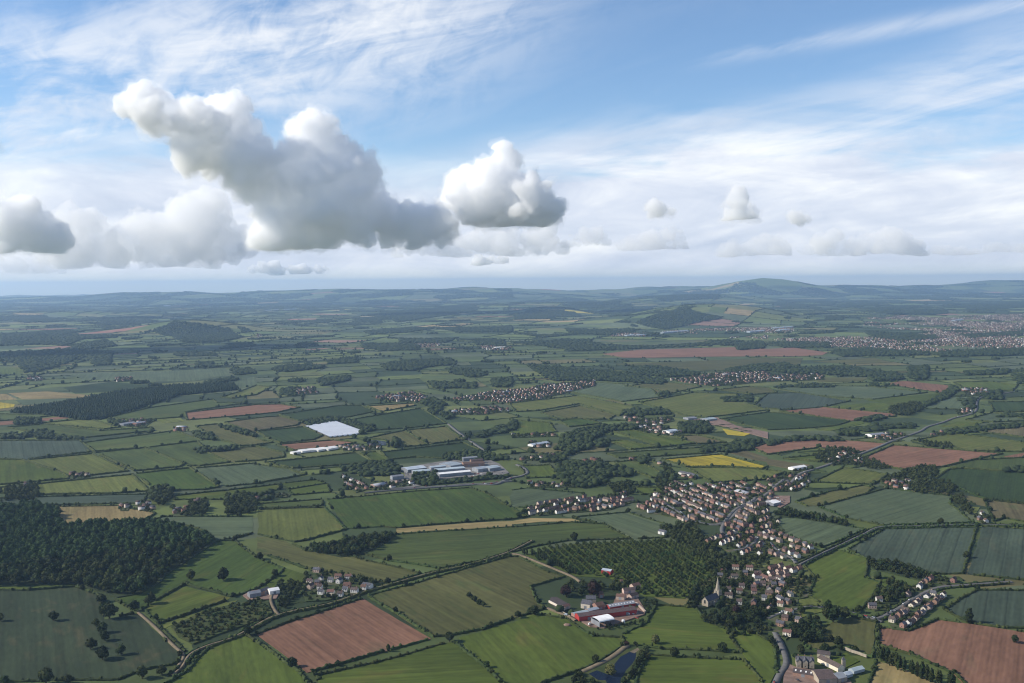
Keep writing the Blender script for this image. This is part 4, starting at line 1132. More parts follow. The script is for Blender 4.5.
CL = [  # key, row direction (two points), row spacing, step, chance, wall weights, roof weights, sizes
 ('K1', 'C490,75 600,122', 24, 13, .84, (.15, .38, .37, .10), (.58, .16, .26), (0, 1, 3, 4)),
 ('K2', 'C690,205 800,160', 25, 13.5, .8, (.20, .38, .32, .10), (.58, .16, .26), (0, 1, 4)),
 ('K3', 'C90,110 380,60', 24, 13.5, .85, (.25, .4, .25, .1), (.58, .2, .22), (0, 1, 3, 4)),
 ('K4', 'D0,180 160,240', 28, 15, .8, (.2, .4, .3, .1), (.58, .16, .26), (0, 1)),
 ('K5', 'D0,325 110,300', 26, 15, .85, (.2, .4, .3, .1), (.4, .5, .1), (0, 1, 3)),
 ('K6', 'L360,580 640,400', 21, 11.5, .92, (.22, .25, .35, .18), (.45, .1, .45), (0, 4, 2)),
 ('K6b', 'L470,340 690,200', 23, 14, .8, (.3, .3, .3, .1), (.4, .3, .3), (0, 1)),
 ('K6c', 'L130,375 340,380', 30, 18, .6, (.4, .4, .1, .1), (.4, .4, .2), (0, 1)),
 ('K7', 'M490,130 860,160', 20, 13, .55, (.6, .1, .2, .1), (.4, .2, .4), (0, 1, 4)),
 ('K8', 'C730,350 861,360', 24, 16, .74, (.2, .25, .25, .3), (.4, .3, .3), (0, 1, 4)),
 ('K9', 'D0,450 100,470', 23, 14, .75, (.25, .4, .2, .15), (.4, .35, .25), (0, 1)), ('K9b', 'D90,365 135,380', 26, 18, .8, (.1, .8, .1, 0), (.3, .6, .1), (0, 1)), ('K9c', 'D0,380 100,420', 24, 15, .72, (.3, .4, .2, .1), (.4, .3, .3), (0, 1)),
 ('K11', 'H430,390 540,380', 26, 18, .7, (.4, .3, .2, .1), (.4, .4, .2), (0, 1, 2)), ('K12', 'H490,590 570,570', 30, 18, .7, (.6, .2, .1, .1), (.4, .4, .2), (0, 1, 2)), ('K13', 'H0,600 130,540', 26, 17, .75, (.3, .4, .2, .1), (.58, .16, .26), (0, 1)), ('K13b', 'H215,490 335,460', 26, 18, .6, (.4, .3, .2, .1), (.4, .4, .2), (0, 1)), ('K13c', 'H340,480 380,490', 26, 18, .9, (.6, .3, .1, 0), (.4, .4, .2), (0, 1)),
 ('K26', 'V620,150 1024,60', 25, 15, .72, (.3, .4, .2, .1), (.4, .45, .15), (0, 1)),
 ('K22', 'A455,95 520,92', 24, 16, .7, (.3, .3, .3, .1), (.4, .4, .2), (0, 1, 2)), ('K22b', 'A580,112 640,105', 24, 16, .9, (.0, .5, .5, 0), (.2, .7, .1), (1, 1)), ('K22c', 'A400,85 440,100', 24, 15, .6, (.2, .5, .3, 0), (.4, .5, .1), (0, 4)),
 ('K25', 'D375,10 490,30', 26, 17, .8, (.6, .2, .1, .1), (.4, .4, .2), (0, 1, 2)), ('K25b', 'D700,120 745,140', 24, 16, .8, (.8, .2, 0, 0), (.4, .3, .3), (0, 1)),
 ('K23', 'G65,580 245,588', 24, 20, .8, (.4, .3, .2, .1), (.5, .3, .2), (0, 1)),
]
CLFAR = [('K14', 'F470,240 680,225', 30, 17), ('K15', 'F750,245 1024,215', 30, 17), ('K15b', 'F770,290 1000,280', 36, 22), ('K16', 'G620,165 1024,150', 34, 20), ('K17', 'G495,355 680,375', 30, 22), ('K17b', 'G450,315 640,320', 34, 24), ('K18', 'F345,545 450,600', 22, 15), ('K18b', 'F470,595 625,570', 24, 16),
  ('K18c', 'F0,635 140,622', 26, 20), ('K19', 'F335,430 500,430', 26, 18), ('K20', 'F140,205 245,200', 34, 20), ('K21', 'E490,335 610,330', 30, 22), ('K21b', 'E690,360 740,360', 30, 18), ('K23b', 'G590,500 635,505', 26, 20), ('K23c', 'G660,540 735,555', 24, 18), ('K23d', 'G470,478 510,484', 26, 18), ('K23e', 'G185,500 215,510', 26, 18), ('K23f', 'G280,490 360,488', 26, 22), ('K23g', 'G60,420 160,415', 26, 20), ('K23h', 'G0,385 180,380', 30, 24), ('K23i', 'G30,475 175,462', 30, 26), ('K24', 'E280,548 360,545', 24, 18), ('K24b', 'E780,650 830,648', 24, 18), ('K27', 'E60,586 110,582', 24, 16), ('K28', 'H780,205 880,205', 30, 20), ('K28b', 'H750,290 815,285', 28, 18), ('K29', 'H0,150 215,145', 40, 26), ('K30', 'H660,378 700,378', 28, 20), ('K31', 'E110,155 170,155', 36, 22), ('K31b', 'E460,158 530,158', 36, 24)]
def rows_in(poly, d2, rs, st):
    a = math.atan2(*(d2[1] - d2[0])[::-1]); c, s = math.cos(a), math.sin(a); ctr = poly.mean(0)
    q = poly - ctr; q = np.stack([q[:, 0] * c + q[:, 1] * s, -q[:, 0] * s + q[:, 1] * c], 1); lo, hi = q.min(0), q.max(0)
    out = []
    nr = max(1, int(round((hi[1] - lo[1]) / rs)))
    for k in range(nr):
        y = lo[1] + (k + .5) * (hi[1] - lo[1]) / nr
        x = lo[0] + RNG.uniform(2, 8)
        while x < hi[0]:
            yy = y + RNG.uniform(-1.6, 1.6) + 3.0 * math.sin(x * .025 + k)
            p = ctr + np.array([x * c - yy * s, x * s + yy * c])
            if inpoly(np.array([p]), poly)[0]: out.append((p, a + RNG.normal(0, .06)))
            x += st * RNG.uniform(.9, 1.25)
    return out
hs = []
for key, d2, rs, st, ch_, ww, rw, sz in CL:
    for p, a in rows_in(VILL[key], gpts(d2), rs, st):
        if RNG.random() < ch_ and free(p, 3.2) and in_frame(p):
            hs.append((dist2(p), p, a + (PI / 2 if RNG.random() < .15 else 0), key, WMS[RNG.choice(4, p=np.array(ww) / sum(ww))], RMS[RNG.choice(3, p=np.array(rw) / sum(rw))], sz[RNG.integers(len(sz))]))
            occupy(p, 5.2)
hs.sort(key=lambda q: q[0])

NHOUSE = 300
far_h = [(q[1], q[2]) for q in hs[NHOUSE:]]
for D, p, a, key, (wm, wn), (rm, rn), si in hs[:NHOUSE]:
    e = link('house', None, loc=(p[0], p[1], 1.6), rz=a, label='%s house with %s roof %s' % (wn, rn, PLACES.get(key, 'in the village')), cat='house', group='%s houses with %s roofs %s' % (wn, rn, PLACES.get(key, 'in the village')))
    e.empty_display_size = 2
    link('wall', MESH['w', si, wm], e); r_ = link('roof', MESH['r', si, rm], e)
    if D < 1750: link('chimney', MESH['c', si], r_)
for key, d2, rs, st in CLFAR:
    for p, a in rows_in(VILL[key], gpts(d2), rs, st):
        if RNG.random() < .66 and free(p, 3.0): far_h.append((p, a)); occupy(p, 7.0)
# the far town and the villages beyond: block houses merged (far past three hundred of them)
town_polys = ['S400,232 700,222 1024,216 1100,220 1100,372 1024,362 760,368 500,366 360,352 130,338 60,322 250,312 400,300 640,296 620,282 480,276 380,262', 'S-20,272 100,266 105,290 -20,300', 'R395,294 535,294 535,306 400,306', 'R590,288 760,276 1024,270 1024,290 880,304 760,296', 'S-20,318 240,308 340,318 200,345 -20,345', 'Q620,336 740,334 740,348 640,350', 'Q900,344 1024,348 1010,362 910,362', 'Q0,296 30,300 10,312', 'P440,560 300,560 470,540', 'R860,305 1024,300 1024,318 880,320']
for s in town_polys:
    P = gpts(s); D = dist2(P.mean(0)); sp = 24 if D < 9000 else 30
    Q = scatter(P, sp, .42)
    nz = np.sin(Q[:, 0] * .006 + 1) + np.sin(Q[:, 1] * .004 + Q[:, 0] * .002) + np.sin(Q[:, 0] * .0021 - Q[:, 1] * .0016)
    Q = Q[(RNG.random(len(Q)) < .42 + .16 * nz) & (nz > -.9)]
    for p in Q: far_h.append((p, RNG.choice([.3, .9, 1.4]) + RNG.normal(0, .1)))
print('far houses', len(far_h))
HP = np.array([q[0] for q in far_h]); HA = np.array([q[1] for q in far_h]); n = len(HP)
hl = RNG.uniform(7.5, 13, n); hw = RNG.uniform(5.8, 7.4, n); he = RNG.uniform(3, 5.2, n); hr = he + RNG.uniform(2.2, 3, n)
big_ = RNG.random(n) < .012; hl[big_] *= 3; hw[big_] *= 3
tv = np.array([[-.5, -.5, 0], [.5, -.5, 0], [.5, .5, 0], [-.5, .5, 0], [-.5, -.5, 1], [.5, -.5, 1], [.5, .5, 1], [-.5, .5, 1], [-.5, 0, 2], [.5, 0, 2]])
c, s = np.cos(HA)[:, None], np.sin(HA)[:, None]
lx = tv[:, 0][None] * hl[:, None]; ly = tv[:, 1][None] * hw[:, None]
lz = np.where(tv[:, 2][None] == 0, -1.0, np.where(tv[:, 2][None] == 1, he[:, None], hr[:, None]))
z0 = hterr(HP[:, 0], HP[:, 1]) + 1.3
V = np.stack([lx * c - ly * s + HP[:, 0:1], lx * s + ly * c + HP[:, 1:2], lz + z0[:, None]], 2).reshape(-1, 3)
quads = np.array([(0, 1, 5, 4), (2, 3, 7, 6), (4, 5, 9, 8), (6, 7, 8, 9), (1, 2, 6, 5), (3, 0, 4, 7)]); tris = np.array([(5, 6, 9), (7, 4, 8)])
off = (np.arange(n) * 10)[:, None, None]
wc = np.array([(.54, .51, .47), (.20, .11, .085), (.30, .21, .17), (.36, .31, .26)])[RNG.choice(4, n, p=(.16, .38, .34, .12))]
rc = np.array([(.070, .052, .048), (.11, .062, .05), (.072, .072, .082)])[RNG.choice(3, n, p=(.5, .3, .2))]; rc[big_] = (.36, .37, .40)
ft = np.concatenate([np.stack([wc, wc, wc, wc], 1).reshape(-1, 3)[:0]])
tq = np.stack([wc, wc, rc, rc, wc, wc], 1).reshape(-1, 3); tt_ = np.stack([wc, wc], 1).reshape(-1, 3)
link('distant_houses', np_mesh('distant_houses', V, [(quads[None] + off).reshape(-1, 4), (tris[None] + off).reshape(-1, 3)], [MAT['housetone']], tone=np.concatenate([tq, tt_])), kind='stuff')
# ------------------------------------------------------------------ larger buildings
def barrel_roof(L_, W_, e, rise, n=8, th=.15):
    b = MB(); v = []
    for xx in (-L_ / 2 - .3, L_ / 2 + .3):
        for k in range(n + 1):
            a = PI * k / n; v.append((xx, -W_ / 2 * math.cos(a) * 1.03, e + rise * math.sin(a)))
        for k in range(n + 1):
            a = PI * k / n; v.append((xx, -W_ / 2 * math.cos(a) * 1.03, e + rise * math.sin(a) + th))
    m_ = n + 1; o = 2 * m_
    f = []
    for k in range(n):
        f += [(k, k + 1, o + k + 1, o + k), (m_ + k + 1, m_ + k, o + m_ + k, o + m_ + k + 1), (k + 1, k, m_ + k, m_ + k + 1), (o + k, o + k + 1, o + m_ + k + 1, o + m_ + k)]
    f += [(0, o, o + m_, m_), (n, m_ + n, o + m_ + n, o + n)]
    b.add(v, f); return b
def shed(name, label, s, W_, e, rdg, wm, rm, cat='shed', group=None, barrel=False, lights=0, openfront=False, doors=True, z=1.7):
    p, q = gpts(s); d = q - p; L_ = np.linalg.norm(d); a = math.atan2(d[1], d[0]); nrm = np.array([-d[1], d[0]]) / L_
    c = (p + q) / 2 + nrm * W_ / 2
    o = link(name, None, loc=(c[0], c[1], z), rz=a, label=label, cat=cat, group=group)
    if openfront:
        b = MB()
        n = max(3, int(L_ / 6))
        for k in range(n + 1):
            x = -L_ / 2 + .2 + (L_ - .4) * k / n
            b.box(x - .15, -W_ / 2, -.5, x + .15, -W_ / 2 + .3, e)
        b.box(-L_ / 2, W_ / 2 - .3, -.5, L_ / 2, W_ / 2, e); b.box(-L_ / 2 - .01, -W_ / 2 + .31, -.5, -L_ / 2 + .3, W_ / 2 - .31, e)
        link('wall', b.mesh('wall', [MAT[wm]]), o)
    else:
        b = gable_wall(L_, W_, e, rdg if not barrel else e + .2, 3)
        b.m = [0] * len(b.m); keep = 4
        b2 = MB(); b2.v = b.v[:10]; b2.f = b.f[:4]; b2.m = [0] * 4
        link('wall', b2.mesh('wall', [MAT[wm]]), o)
        if doors:
            for k in range(max(1, int(L_ / 22))):
                dm = MB(); x = -L_ / 2 + (k + .5) * L_ / max(1, int(L_ / 22))
                dm.box(x - 1.8, -W_ / 2 - .08, -.3, x + 1.8, -W_ / 2 - .01, min(e - .6, 3.6)); link('door', dm.mesh('door', [MAT['greysheet']]), o)
    rf = link('roof', (barrel_roof(L_, W_, e, rdg - e) if barrel else gable_roof(L_, W_, e, rdg, .3, .15)).mesh('roof', [MAT[rm]]), o)
    for k in range(lights):
        m_ = MB(); x = -L_ / 2 + (k + .5) * L_ / lights; sl = (rdg - e) / (W_ / 2)
        y0, y1 = -W_ * .34, -W_ * .18
        z0, z1 = e + (W_ / 2 + y0) * sl + .26, e + (W_ / 2 + y1) * sl + .26
        m_.add([(x - .7, y0, z0), (x + .7, y0, z0), (x + .7, y1, z1), (x - .7, y1, z1), (x - .7, y0, z0 + .2), (x + .7, y0, z0 + .2), (x + .7, y1, z1 + .2), (x - .7, y1, z1 + .2)],
               [(3, 2, 1, 0), (4, 5, 6, 7), (0, 1, 5, 4), (1, 2, 6, 5), (2, 3, 7, 6), (3, 0, 4, 7)])
        link('rooflight', m_.mesh('rooflight', [MAT['whitesheet']]), rf)
    for u in np.linspace(-L_ / 2, L_ / 2, max(2, int(L_ / 8))):
        occupy(c + d / L_ * u, W_ * .5)
    return o
# the red farm
shed('farm_barn', 'very long barn with dark red walls across the farmyard', 'U388,492 842,434', 14, 5.2, 7.4, 'redclad', 'tile', 'barn')
shed('farm_barn', 'open barn with curved bright white roof in the farmyard', 'U548,538 664,514', 19, 5.6, 8.2, 'greysheet', 'whitesheet', 'barn', barrel=True, openfront=True)
shed('farm_barn', 'grey roofed stable range with a row of white rooflights', 'U628,408 832,374', 11, 4.0, 6.2, 'redclad', 'greysheet', 'barn', lights=9)
shed('farm_barn', 'low lean barn with pale blue roof beside the long red barn', 'U352,462 464,438', 8, 3.4, 4.6, 'brick', 'bluesheet', 'barn')
shed('farm_barn', 'small barn with pale blue roof between brick house and red barn', 'U468,436 546,418', 9, 3.8, 5.4, 'brick', 'bluesheet', 'barn')
shed('farm_barn', 'isolated red walled barn with blue roof at the orchard edge', 'U562,112 634,124', 10, 4.6, 6.2, 'redclad', 'bluesheet', 'barn')
shed('farmhouse', 'big slate roofed farmhouse with pale gable near the farm', 'U400,388 470,398', 13, 6, 9.6, 'cream', 'slatetile', 'house')
shed('farmhouse', 'second slate roofed wing of the farmhouse', 'U440,350 520,352', 10, 5.6, 8.8, 'stone', 'slatetile', 'house')
shed('farmhouse', 'red brick house standing behind the long red barn', 'U530,412 590,398', 11, 6, 9, 'brick', 'redtile', 'house')
shed('farm_building', 'small brick building among trees above the slate farmhouse', 'U545,308 580,305', 9, 5, 7.4, 'brick', 'redtile', 'house')
shed('farm_building', 'pale brick range closing the courtyard toward the orchard', 'U740,274 830,266', 8, 4, 6.4, 'pinkbrick', 'tile', 'farm building')
shed('farm_building', 'pale brick range on the near side of the courtyard', 'U676,318 742,326', 8, 4, 6.4, 'pinkbrick', 'redtile', 'farm building')
shed('farm_building', 'low pink range at the courtyard corner by the hedge', 'U800,318 858,300', 8, 3.6, 5.8, 'pinkbrick', 'tile', 'farm building')
shed('farm_building', 'tall brick cottage at the back of the courtyard', 'U815,246 872,232', 8, 5, 7.6, 'pinkbrick', 'redtile', 'house')
shed('farm_building', 'tiny brick hut alone under the orchard', 'U715,200 735,198', 6, 4, 6, 'brick', 'redtile', 'hut')
shed('farm_building', 'small brick lodge at the end of the dark roofed enclosure', 'U272,402 318,388', 7, 3.5, 5.4, 'pinkbrick', 'redtile', 'hut')
def wall_thing(name, label, s, h, th, mat, cat='wall'):
    P = gpts(s); o = P.mean(0); b = MB()
    for i in range(len(P) - 1):
        p, q = P[i] - o, P[i + 1] - o; d = (q - p) / np.linalg.norm(q - p); n_ = np.array([-d[1], d[0]]) * th / 2
        if i: p = p + d * .02
        v = [(*(p - n_), -.3), (*(q - n_), -.3), (*(q + n_), -.3), (*(p + n_), -.3), (*(p - n_), h), (*(q - n_), h), (*(q + n_), h), (*(p + n_), h)]
        b.add(v, [(3, 2, 1, 0), (4, 5, 6, 7), (0, 1, 5, 4), (1, 2, 6, 5), (2, 3, 7, 6), (3, 0, 4, 7)])
    link(name, b.mesh(name, [MAT[mat]]), loc=(o[0], o[1], 1.5), label=label, cat=cat)
wall_thing('enclosure_wall', 'pale wall in front of the dark enclosure by the farm', 'U150,340 272,404', 2.2, 1.6, 'cream')
wall_thing('track_wall', 'pale low wall along the farm track', 'U200,385 315,455', 1.0, 1.2, 'stone')
wall_thing('yard_wall', 'pale concrete wall at the end of the farmyard', 'U835,350 908,420', 1.6, 2.4, 'pinkbrick')
wall_thing('garden_wall', 'pale wall curving round the lawn behind the manor', 'W765,340 830,370 900,392 990,425', 2.6, 1.4, 'stone')
wall_thing('churchyard_wall', 'low pale wall between church pasture and churchyard', 'V0,382 130,388', 1.4, 1.0, 'stone')
def lathe(name, prof, n, mat):
    b = MB(); v = []
    for r_, z in prof:
        for k in range(n): v.append((r_ * math.cos(2 * PI * k / n), r_ * math.sin(2 * PI * k / n), z))
    f = [(i * n + k, i * n + (k + 1) % n, (i + 1) * n + (k + 1) % n, (i + 1) * n + k) for i in range(len(prof) - 1) for k in range(n)]
    f.append(tuple(range(len(v) - n, len(v)))); b.add(v, f); return b.mesh(name, [mat])
p = gp(*pix('U735,505')[0]); o = link('storage_tank', None, loc=(*p, 1.8), label='round white tank at the near edge of the farmyard', cat='tank')
link('tank_wall', lathe('tank_wall', [(2, -.3), (2, 3.2)], 20, MAT['whitesheet']), o); link('tank_roof', lathe('tank_roof', [(2.15, 3.21), (1.2, 3.8), (.2, 4.1)], 20, MAT['whitesheet']), o)
p = gp(*pix('U296,520')[0]); me = np_mesh('muck_heap', ICO2[0] * np.array([4.6, 3.4, 2.2]) * (1 + RNG.uniform(-.15, .15, (42, 1))), ICO2[1], [MAT['yard']])
link('muck_heap', me, loc=(*p, 1.2), label='brown heap of muck in the pasture beside the farm', cat='heap')
def car(s, colr, label, group=None, van=False, a=None):
    p = gp(*pix(s)[0]); o = link('parked_van' if van else 'parked_car', None, loc=(*p, 1.95), rz=RNG.uniform(0, PI) if a is None else a, label=label, cat='van' if van else 'car', group=group)
    b = MB(); h = 1.0 if not van else 1.2; k = 1.0 if not van else 1.25
    b.box(-2.1 * k, -.85, .3, 2.1 * k, .85, h); link('body', b.mesh('body', [MAT[colr]]), o)
    c_ = MB(); x0, x1, zt = (-1.5, 1.0, 1.5) if not van else (-2.5, 1.5, 2.3)
    c_.add([(x0, -.8, h + .01), (x1, -.8, h + .01), (x1, .8, h + .01), (x0, .8, h + .01), (x0 + .3, -.65, zt), (x1 - .6, -.65, zt), (x1 - .6, .65, zt), (x0 + .3, .65, zt)],
           [(3, 2, 1, 0), (4, 5, 6, 7), (0, 1, 5, 4), (1, 2, 6, 5), (2, 3, 7, 6), (3, 0, 4, 7)])
    link('cabin', c_.mesh('cabin', [MAT[colr] if van else MAT['glass']]), o)
    for x in (-1.3, 1.3):
        for y in (-.8, .8):
            wm_ = lathe('wheel', [(.05, -.1), (.32, -.1), (.32, .1), (.05, .1)], 10, MAT['glass']); ww_ = link('wheel', wm_, o, loc=(x * k, y, .32)); ww_.rotation_euler[0] = PI / 2
car('U470,520', 'whitesheet', 'white van parked before the open white roofed barn', van=True)
car('U770,440', 'whitesheet', 'white van by the far end of the long red barn', van=True)
car('U808,438', 'whitesheet', 'white car beside the van at the red barn end')
car('U830,433', 'cream', 'cream car last in line at the red barn end')
car('U282,446', 'bluesheet', 'blue van on the farm track', van=True)
car('W165,205', 'whitesheet', 'white van on the road above the manor', van=True)
car('V404,522', 'whitesheet', 'white van in the trees under the church', van=True)
car('X802,352', 'yellow' if 'yellow' in MAT else 'redclad', 'red lorry on the road below the works', van=True)
# the church
def church():
    p, q = gpts('V152,378 268,330'); d = q - p; L_ = np.linalg.norm(d); a = math.atan2(d[1], d[0]); c = (p + q) / 2
    o = link('church', None, loc=(*c, 1.4), rz=a, label='stone church with dark slate nave and tall pointed spire', cat='church')
    W_, e, r_ = 9.5, 6.5, 11.5
    gw = gable_wall(L_, W_, e, r_, 1); b2 = MB(); b2.v = gw.v[:10]; b2.f = gw.f[:4]; b2.m = [0] * 4
    link('nave_wall', b2.mesh('nave_wall', [MAT['stone']]), o); link('nave_roof', gable_roof(L_, W_, e, r_, .3).mesh('nave_roof', [MAT['slatetile']]), o)
    n = 4
    for k in range(n):
        for s in (-1, 1):
            wb = MB(); x = -L_ / 2 + (k + .5) * L_ / n; y = s * (W_ / 2 + .02); wb.box(x - .5, min(y, y - s * .05), 2, x + .5, max(y, y - s * .05), 5); link('window', wb.mesh('window', [MAT['glass']]), o)
    wb = MB(); wb.box(-L_ / 2 - .03, -1.3, 3, -L_ / 2 + .02, 1.3, 7.5); link('window', wb.mesh('window', [MAT['glass']]), o)
    pb = MB(); pb.box(-3.2, -W_ / 2 - 3.2, -.3, .6, -W_ / 2 - .02, 3.2); pb.add([(-3.2, -W_ / 2 - 3.2, 3.21), (.6, -W_ / 2 - 3.2, 3.21), (.6, -W_ / 2 - .02, 3.21), (-3.2, -W_ / 2 - .02, 3.21), (-1.3, -W_ / 2 - 3.2, 5.2), (-1.3, -W_ / 2 - .02, 5.2)], [(0, 1, 4), (1, 2, 5, 4), (2, 3, 5), (3, 0, 4, 5)]); link('porch', pb.mesh('porch', [MAT['stone']]), o)
    t_ = MB(); x0 = L_ / 2 + .05; t_.box(x0, -3.6, -.3, x0 + 7.2, 3.6, 14)
    for sx in (x0 - .5, x0 + 6.7):
        for sy in (-4.1, 3.1): t_.box(sx, sy, -.3, sx + 1, sy + 1, 10)
    tw = link('tower', t_.mesh('tower', [MAT['stone']]), o)
    cx = x0 + 3.6
    for s in (-1, 1):
        lb = MB(); lb.box(cx - .7, min(s * 3.62, s * 3.57), 9.5, cx + .7, max(s * 3.62, s * 3.57), 12.5); link('belfry_opening', lb.mesh('belfry_opening', [MAT['glass']]), tw)
    lb = MB(); lb.box(x0 - .03, -.7, 11.9, x0 + .02, .7, 13.2); link('belfry_opening', lb.mesh('belfry_opening', [MAT['glass']]), tw)
    s_ = MB(); R_ = 3.3
    ring = [(cx + R_ * math.cos(PI / 8 + k * PI / 4), R_ * math.sin(PI / 8 + k * PI / 4), 14.02) for k in range(8)] + [(cx, 0, 32)]
    s_.add(ring, [(k, (k + 1) % 8, 8) for k in range(8)] + [tuple(range(7, -1, -1))])
    for sx in (-3.3, 3.3):
        for sy in (-3.3, 3.3):
            s_.add([(cx + sx - .35, sy - .35, 14.03), (cx + sx + .35, sy - .35, 14.03), (cx + sx + .35, sy + .35, 14.03), (cx + sx - .35, sy + .35, 14.03), (cx + sx, sy, 16.6)], [(0, 1, 4), (1, 2, 4), (2, 3, 4), (3, 0, 4)])
    link('spire', s_.mesh('spire', [MAT['stone']]), o)
    for u in np.linspace(-L_ / 2, L_ / 2 + 7, 6): occupy(c + d / L_ * u, 7)
church()
# the works
WK = [('X140,264 290,246', 44, 'bluesheet', 'broad pale blue works shed at the lane end of the estate'), ('X185,279 318,270', 26, 'bluesheet', 'low pale works shed in front of the broad blue one'), ('X325,246 442,234', 20, 'bluesheet', 'narrow works shed behind the long pale sheds'),
      ('X368,267 592,249', 27, 'bluesheet', 'long pale works shed, the middle of three in a row'), ('X390,300 640,277', 25, 'whitesheet', 'longest pale works shed nearest the boundary hedge'), ('X480,232 572,217', 60, 'bluesheet', 'deep pale blue works shed running back from the long sheds'),
      ('X578,172 690,163', 14, 'greysheet', 'thin grey works shed at the back hedge'), ('X580,217 745,208', 30, 'redtile', 'red brown roofed works hall with brick walls'), ('X695,260 785,247', 34, 'bluesheet', 'square pale works shed before the red brown hall'), ('X785,254 872,241', 38, 'bluesheet', 'square pale works shed closest to the road bend'),
      ('X20,320 110,310', 18, 'greysheet', 'grey depot shed beside the lane houses'), ('X640,190 735,183', 16, 'tile', 'brown works shed behind the red brown hall')]
for s, W_, rm, lb in WK: shed('works_shed', lb, s, W_ * .74, 6.5, 8.6, 'brick' if rm in ('redtile', 'tile') else 'greysheet', rm, 'shed', 'sheds of the works')
for s, W_, lb in [('F186,454 246,447', 28, 'white shed at the outer end of the shed row'), ('F250,449 286,442', 26, 'white shed in the middle of the shed row'), ('F290,445 330,437', 26, 'white shed nearest the farmhouse in the shed row'), ('F150,460 180,456', 18, 'small white shed beyond the shed row')]:
    shed('white_shed', lb + ' by the red field', s, W_, 4, 6, 'whitesheet', 'whitesheet', 'shed', 'white sheds by the red field', doors=False)
for s, W_, wm, rm, lb in [('G85,430 150,419', 20, 'whitesheet', 'bluesheet', 'pale blue shed alone in the green paddocks'), ('G630,376 666,370', 26, 'whitesheet', 'bluesheet', 'blue roofed shed at the end of the villa row'), ('G782,327 820,322', 30, 'greysheet', 'bluesheet', 'pale shed at the nursery'), ('G705,322 740,319', 26, 'greysheet', 'greysheet', 'dark shed at the nursery'),
   ('H105,525 156,517', 18, 'whitesheet', 'whitesheet', 'white industrial shed at the village edge'), ('Y912,252 962,240', 22, 'greysheet', 'whitesheet', 'white roofed shed in the bare yard above the tree belt'), ('E495,345 545,338', 24, 'greysheet', 'greysheet', 'grey farm shed under the conifer plantation'), ('E548,342 585,336', 20, 'brick', 'greysheet', 'smaller farm shed under the conifer plantation'), ('H415,390 470,384', 22, 'whitesheet', 'greysheet', 'grey roofed shed by the road junction'),
   ('M285,205 340,195', 12, 'render', 'whitesheet', 'white roofed barn at the hamlet yard'), ('M170,222 235,210', 10, 'greysheet', 'greysheet', 'long grey barn at the hamlet yard'), ('M235,208 285,190', 9, 'brick', 'slatetile', 'slate roofed barn behind the hamlet yard'), ('M805,165 852,172', 9, 'render', 'slatetile', 'white house at the tip of the hamlet beside the lane'),
   ('Y262,34 312,44', 12, 'render', 'slatetile', 'white house above the village, first of a short row'), ('Y315,46 370,58', 12, 'render', 'slatetile', 'white house above the village, last of a short row'), ('Y122,442 165,450', 9, 'render', 'slatetile', 'white cottage alone at the orchard corner'), ('Q960,354 1000,351', 40, 'whitesheet', 'whitesheet', 'far white warehouse before the hills')]:
    shed('shed' if 'house' not in lb and 'cottage' not in lb else 'white_house', lb, s, W_, 4.6, 7, wm, rm, 'house' if wm == 'render' and rm == 'slatetile' else 'shed')
# manor and its yard
def manor():
    p, q = gpts('W268,520 452,532'); d = q - p; L_ = np.linalg.norm(d); a = math.atan2(d[1], d[0]); nrm = np.array([-d[1], d[0]]) / L_; c = (p + q) / 2 + nrm * 6
    o = link('manor_house', None, loc=(*c, 1.7), rz=a, label='large pale stone manor with gabled wings by the road', cat='house')
    gw = gable_wall(L_, 9, 6.2, 9.2, 4); link('wall', gw.mesh('wall', [MAT['stone'], MAT['glass']]), o); link('roof', gable_roof(L_, 9, 6.2, 9.2).mesh('roof', [MAT['slatetile']]), o)
    for k, x in enumerate((-L_ * .36, 0, L_ * .36)):
        gw = gable_wall(11, 5, 6.4, 9.0, 4); w_ = link('wing_wall', gw.mesh('wing_wall', [MAT['stone'], MAT['glass']]), o, loc=(x, -3.2, 0)); w_.rotation_euler[2] = PI / 2
        r_ = link('wing_roof', gable_roof(11, 5, 6.4, 9.0).mesh('wing_roof', [MAT['slatetile']]), o, loc=(x, -3.2, 0)); r_.rotation_euler[2] = PI / 2
        cb = MB(); cb.box(x - .45, 1, 8, x + .45, 1.7, 10.8); link('chimney', cb.mesh('chimney', [MAT['brick']]), o)
    occupy(c, 16)
manor()
shed('manor_outbuilding', 'low dark roofed range with pale rooflights before the manor', 'W232,612 442,648', 11, 3.4, 6.2, 'brick', 'darkroof', 'outbuilding', lights=4)
shed('manor_outbuilding', 'long brown roofed coach house with white front behind the manor yard', 'W486,472 696,578', 9, 4.2, 7.2, 'cream', 'tile', 'outbuilding')
shed('manor_outbuilding', 'small slate outbuilding between manor and coach house', 'W480,420 610,440', 8, 3.6, 6.4, 'stone', 'darkroof', 'outbuilding')
shed('manor_outbuilding', 'big grey brown barn at the bottom of the manor yard', 'W500,700 690,690', 26, 4.6, 8.6, 'stone', 'tile', 'outbuilding')
shed('manor_outbuilding', 'smaller barn beside the big grey brown barn', 'W700,690 790,670', 14, 4.2, 7.2, 'stone', 'greysheet', 'outbuilding')
shed('greenhouse', 'pale glasshouse in the corner of the manor grounds', 'W790,640 850,620', 8, 2.6, 4.2, 'bluesheet', 'bluesheet', 'greenhouse', doors=False)
shed('greenhouse', 'larger pale glasshouse nearest the stubble field', 'W860,600 970,570', 8, 2.8, 4.6, 'bluesheet', 'bluesheet', 'greenhouse', doors=False)
p = gp(*pix('W752,535')[0]); o = link('clock_turret', None, loc=(*p, 1.6), label='slim stone turret with pointed roof beside the coach house', cat='turret')
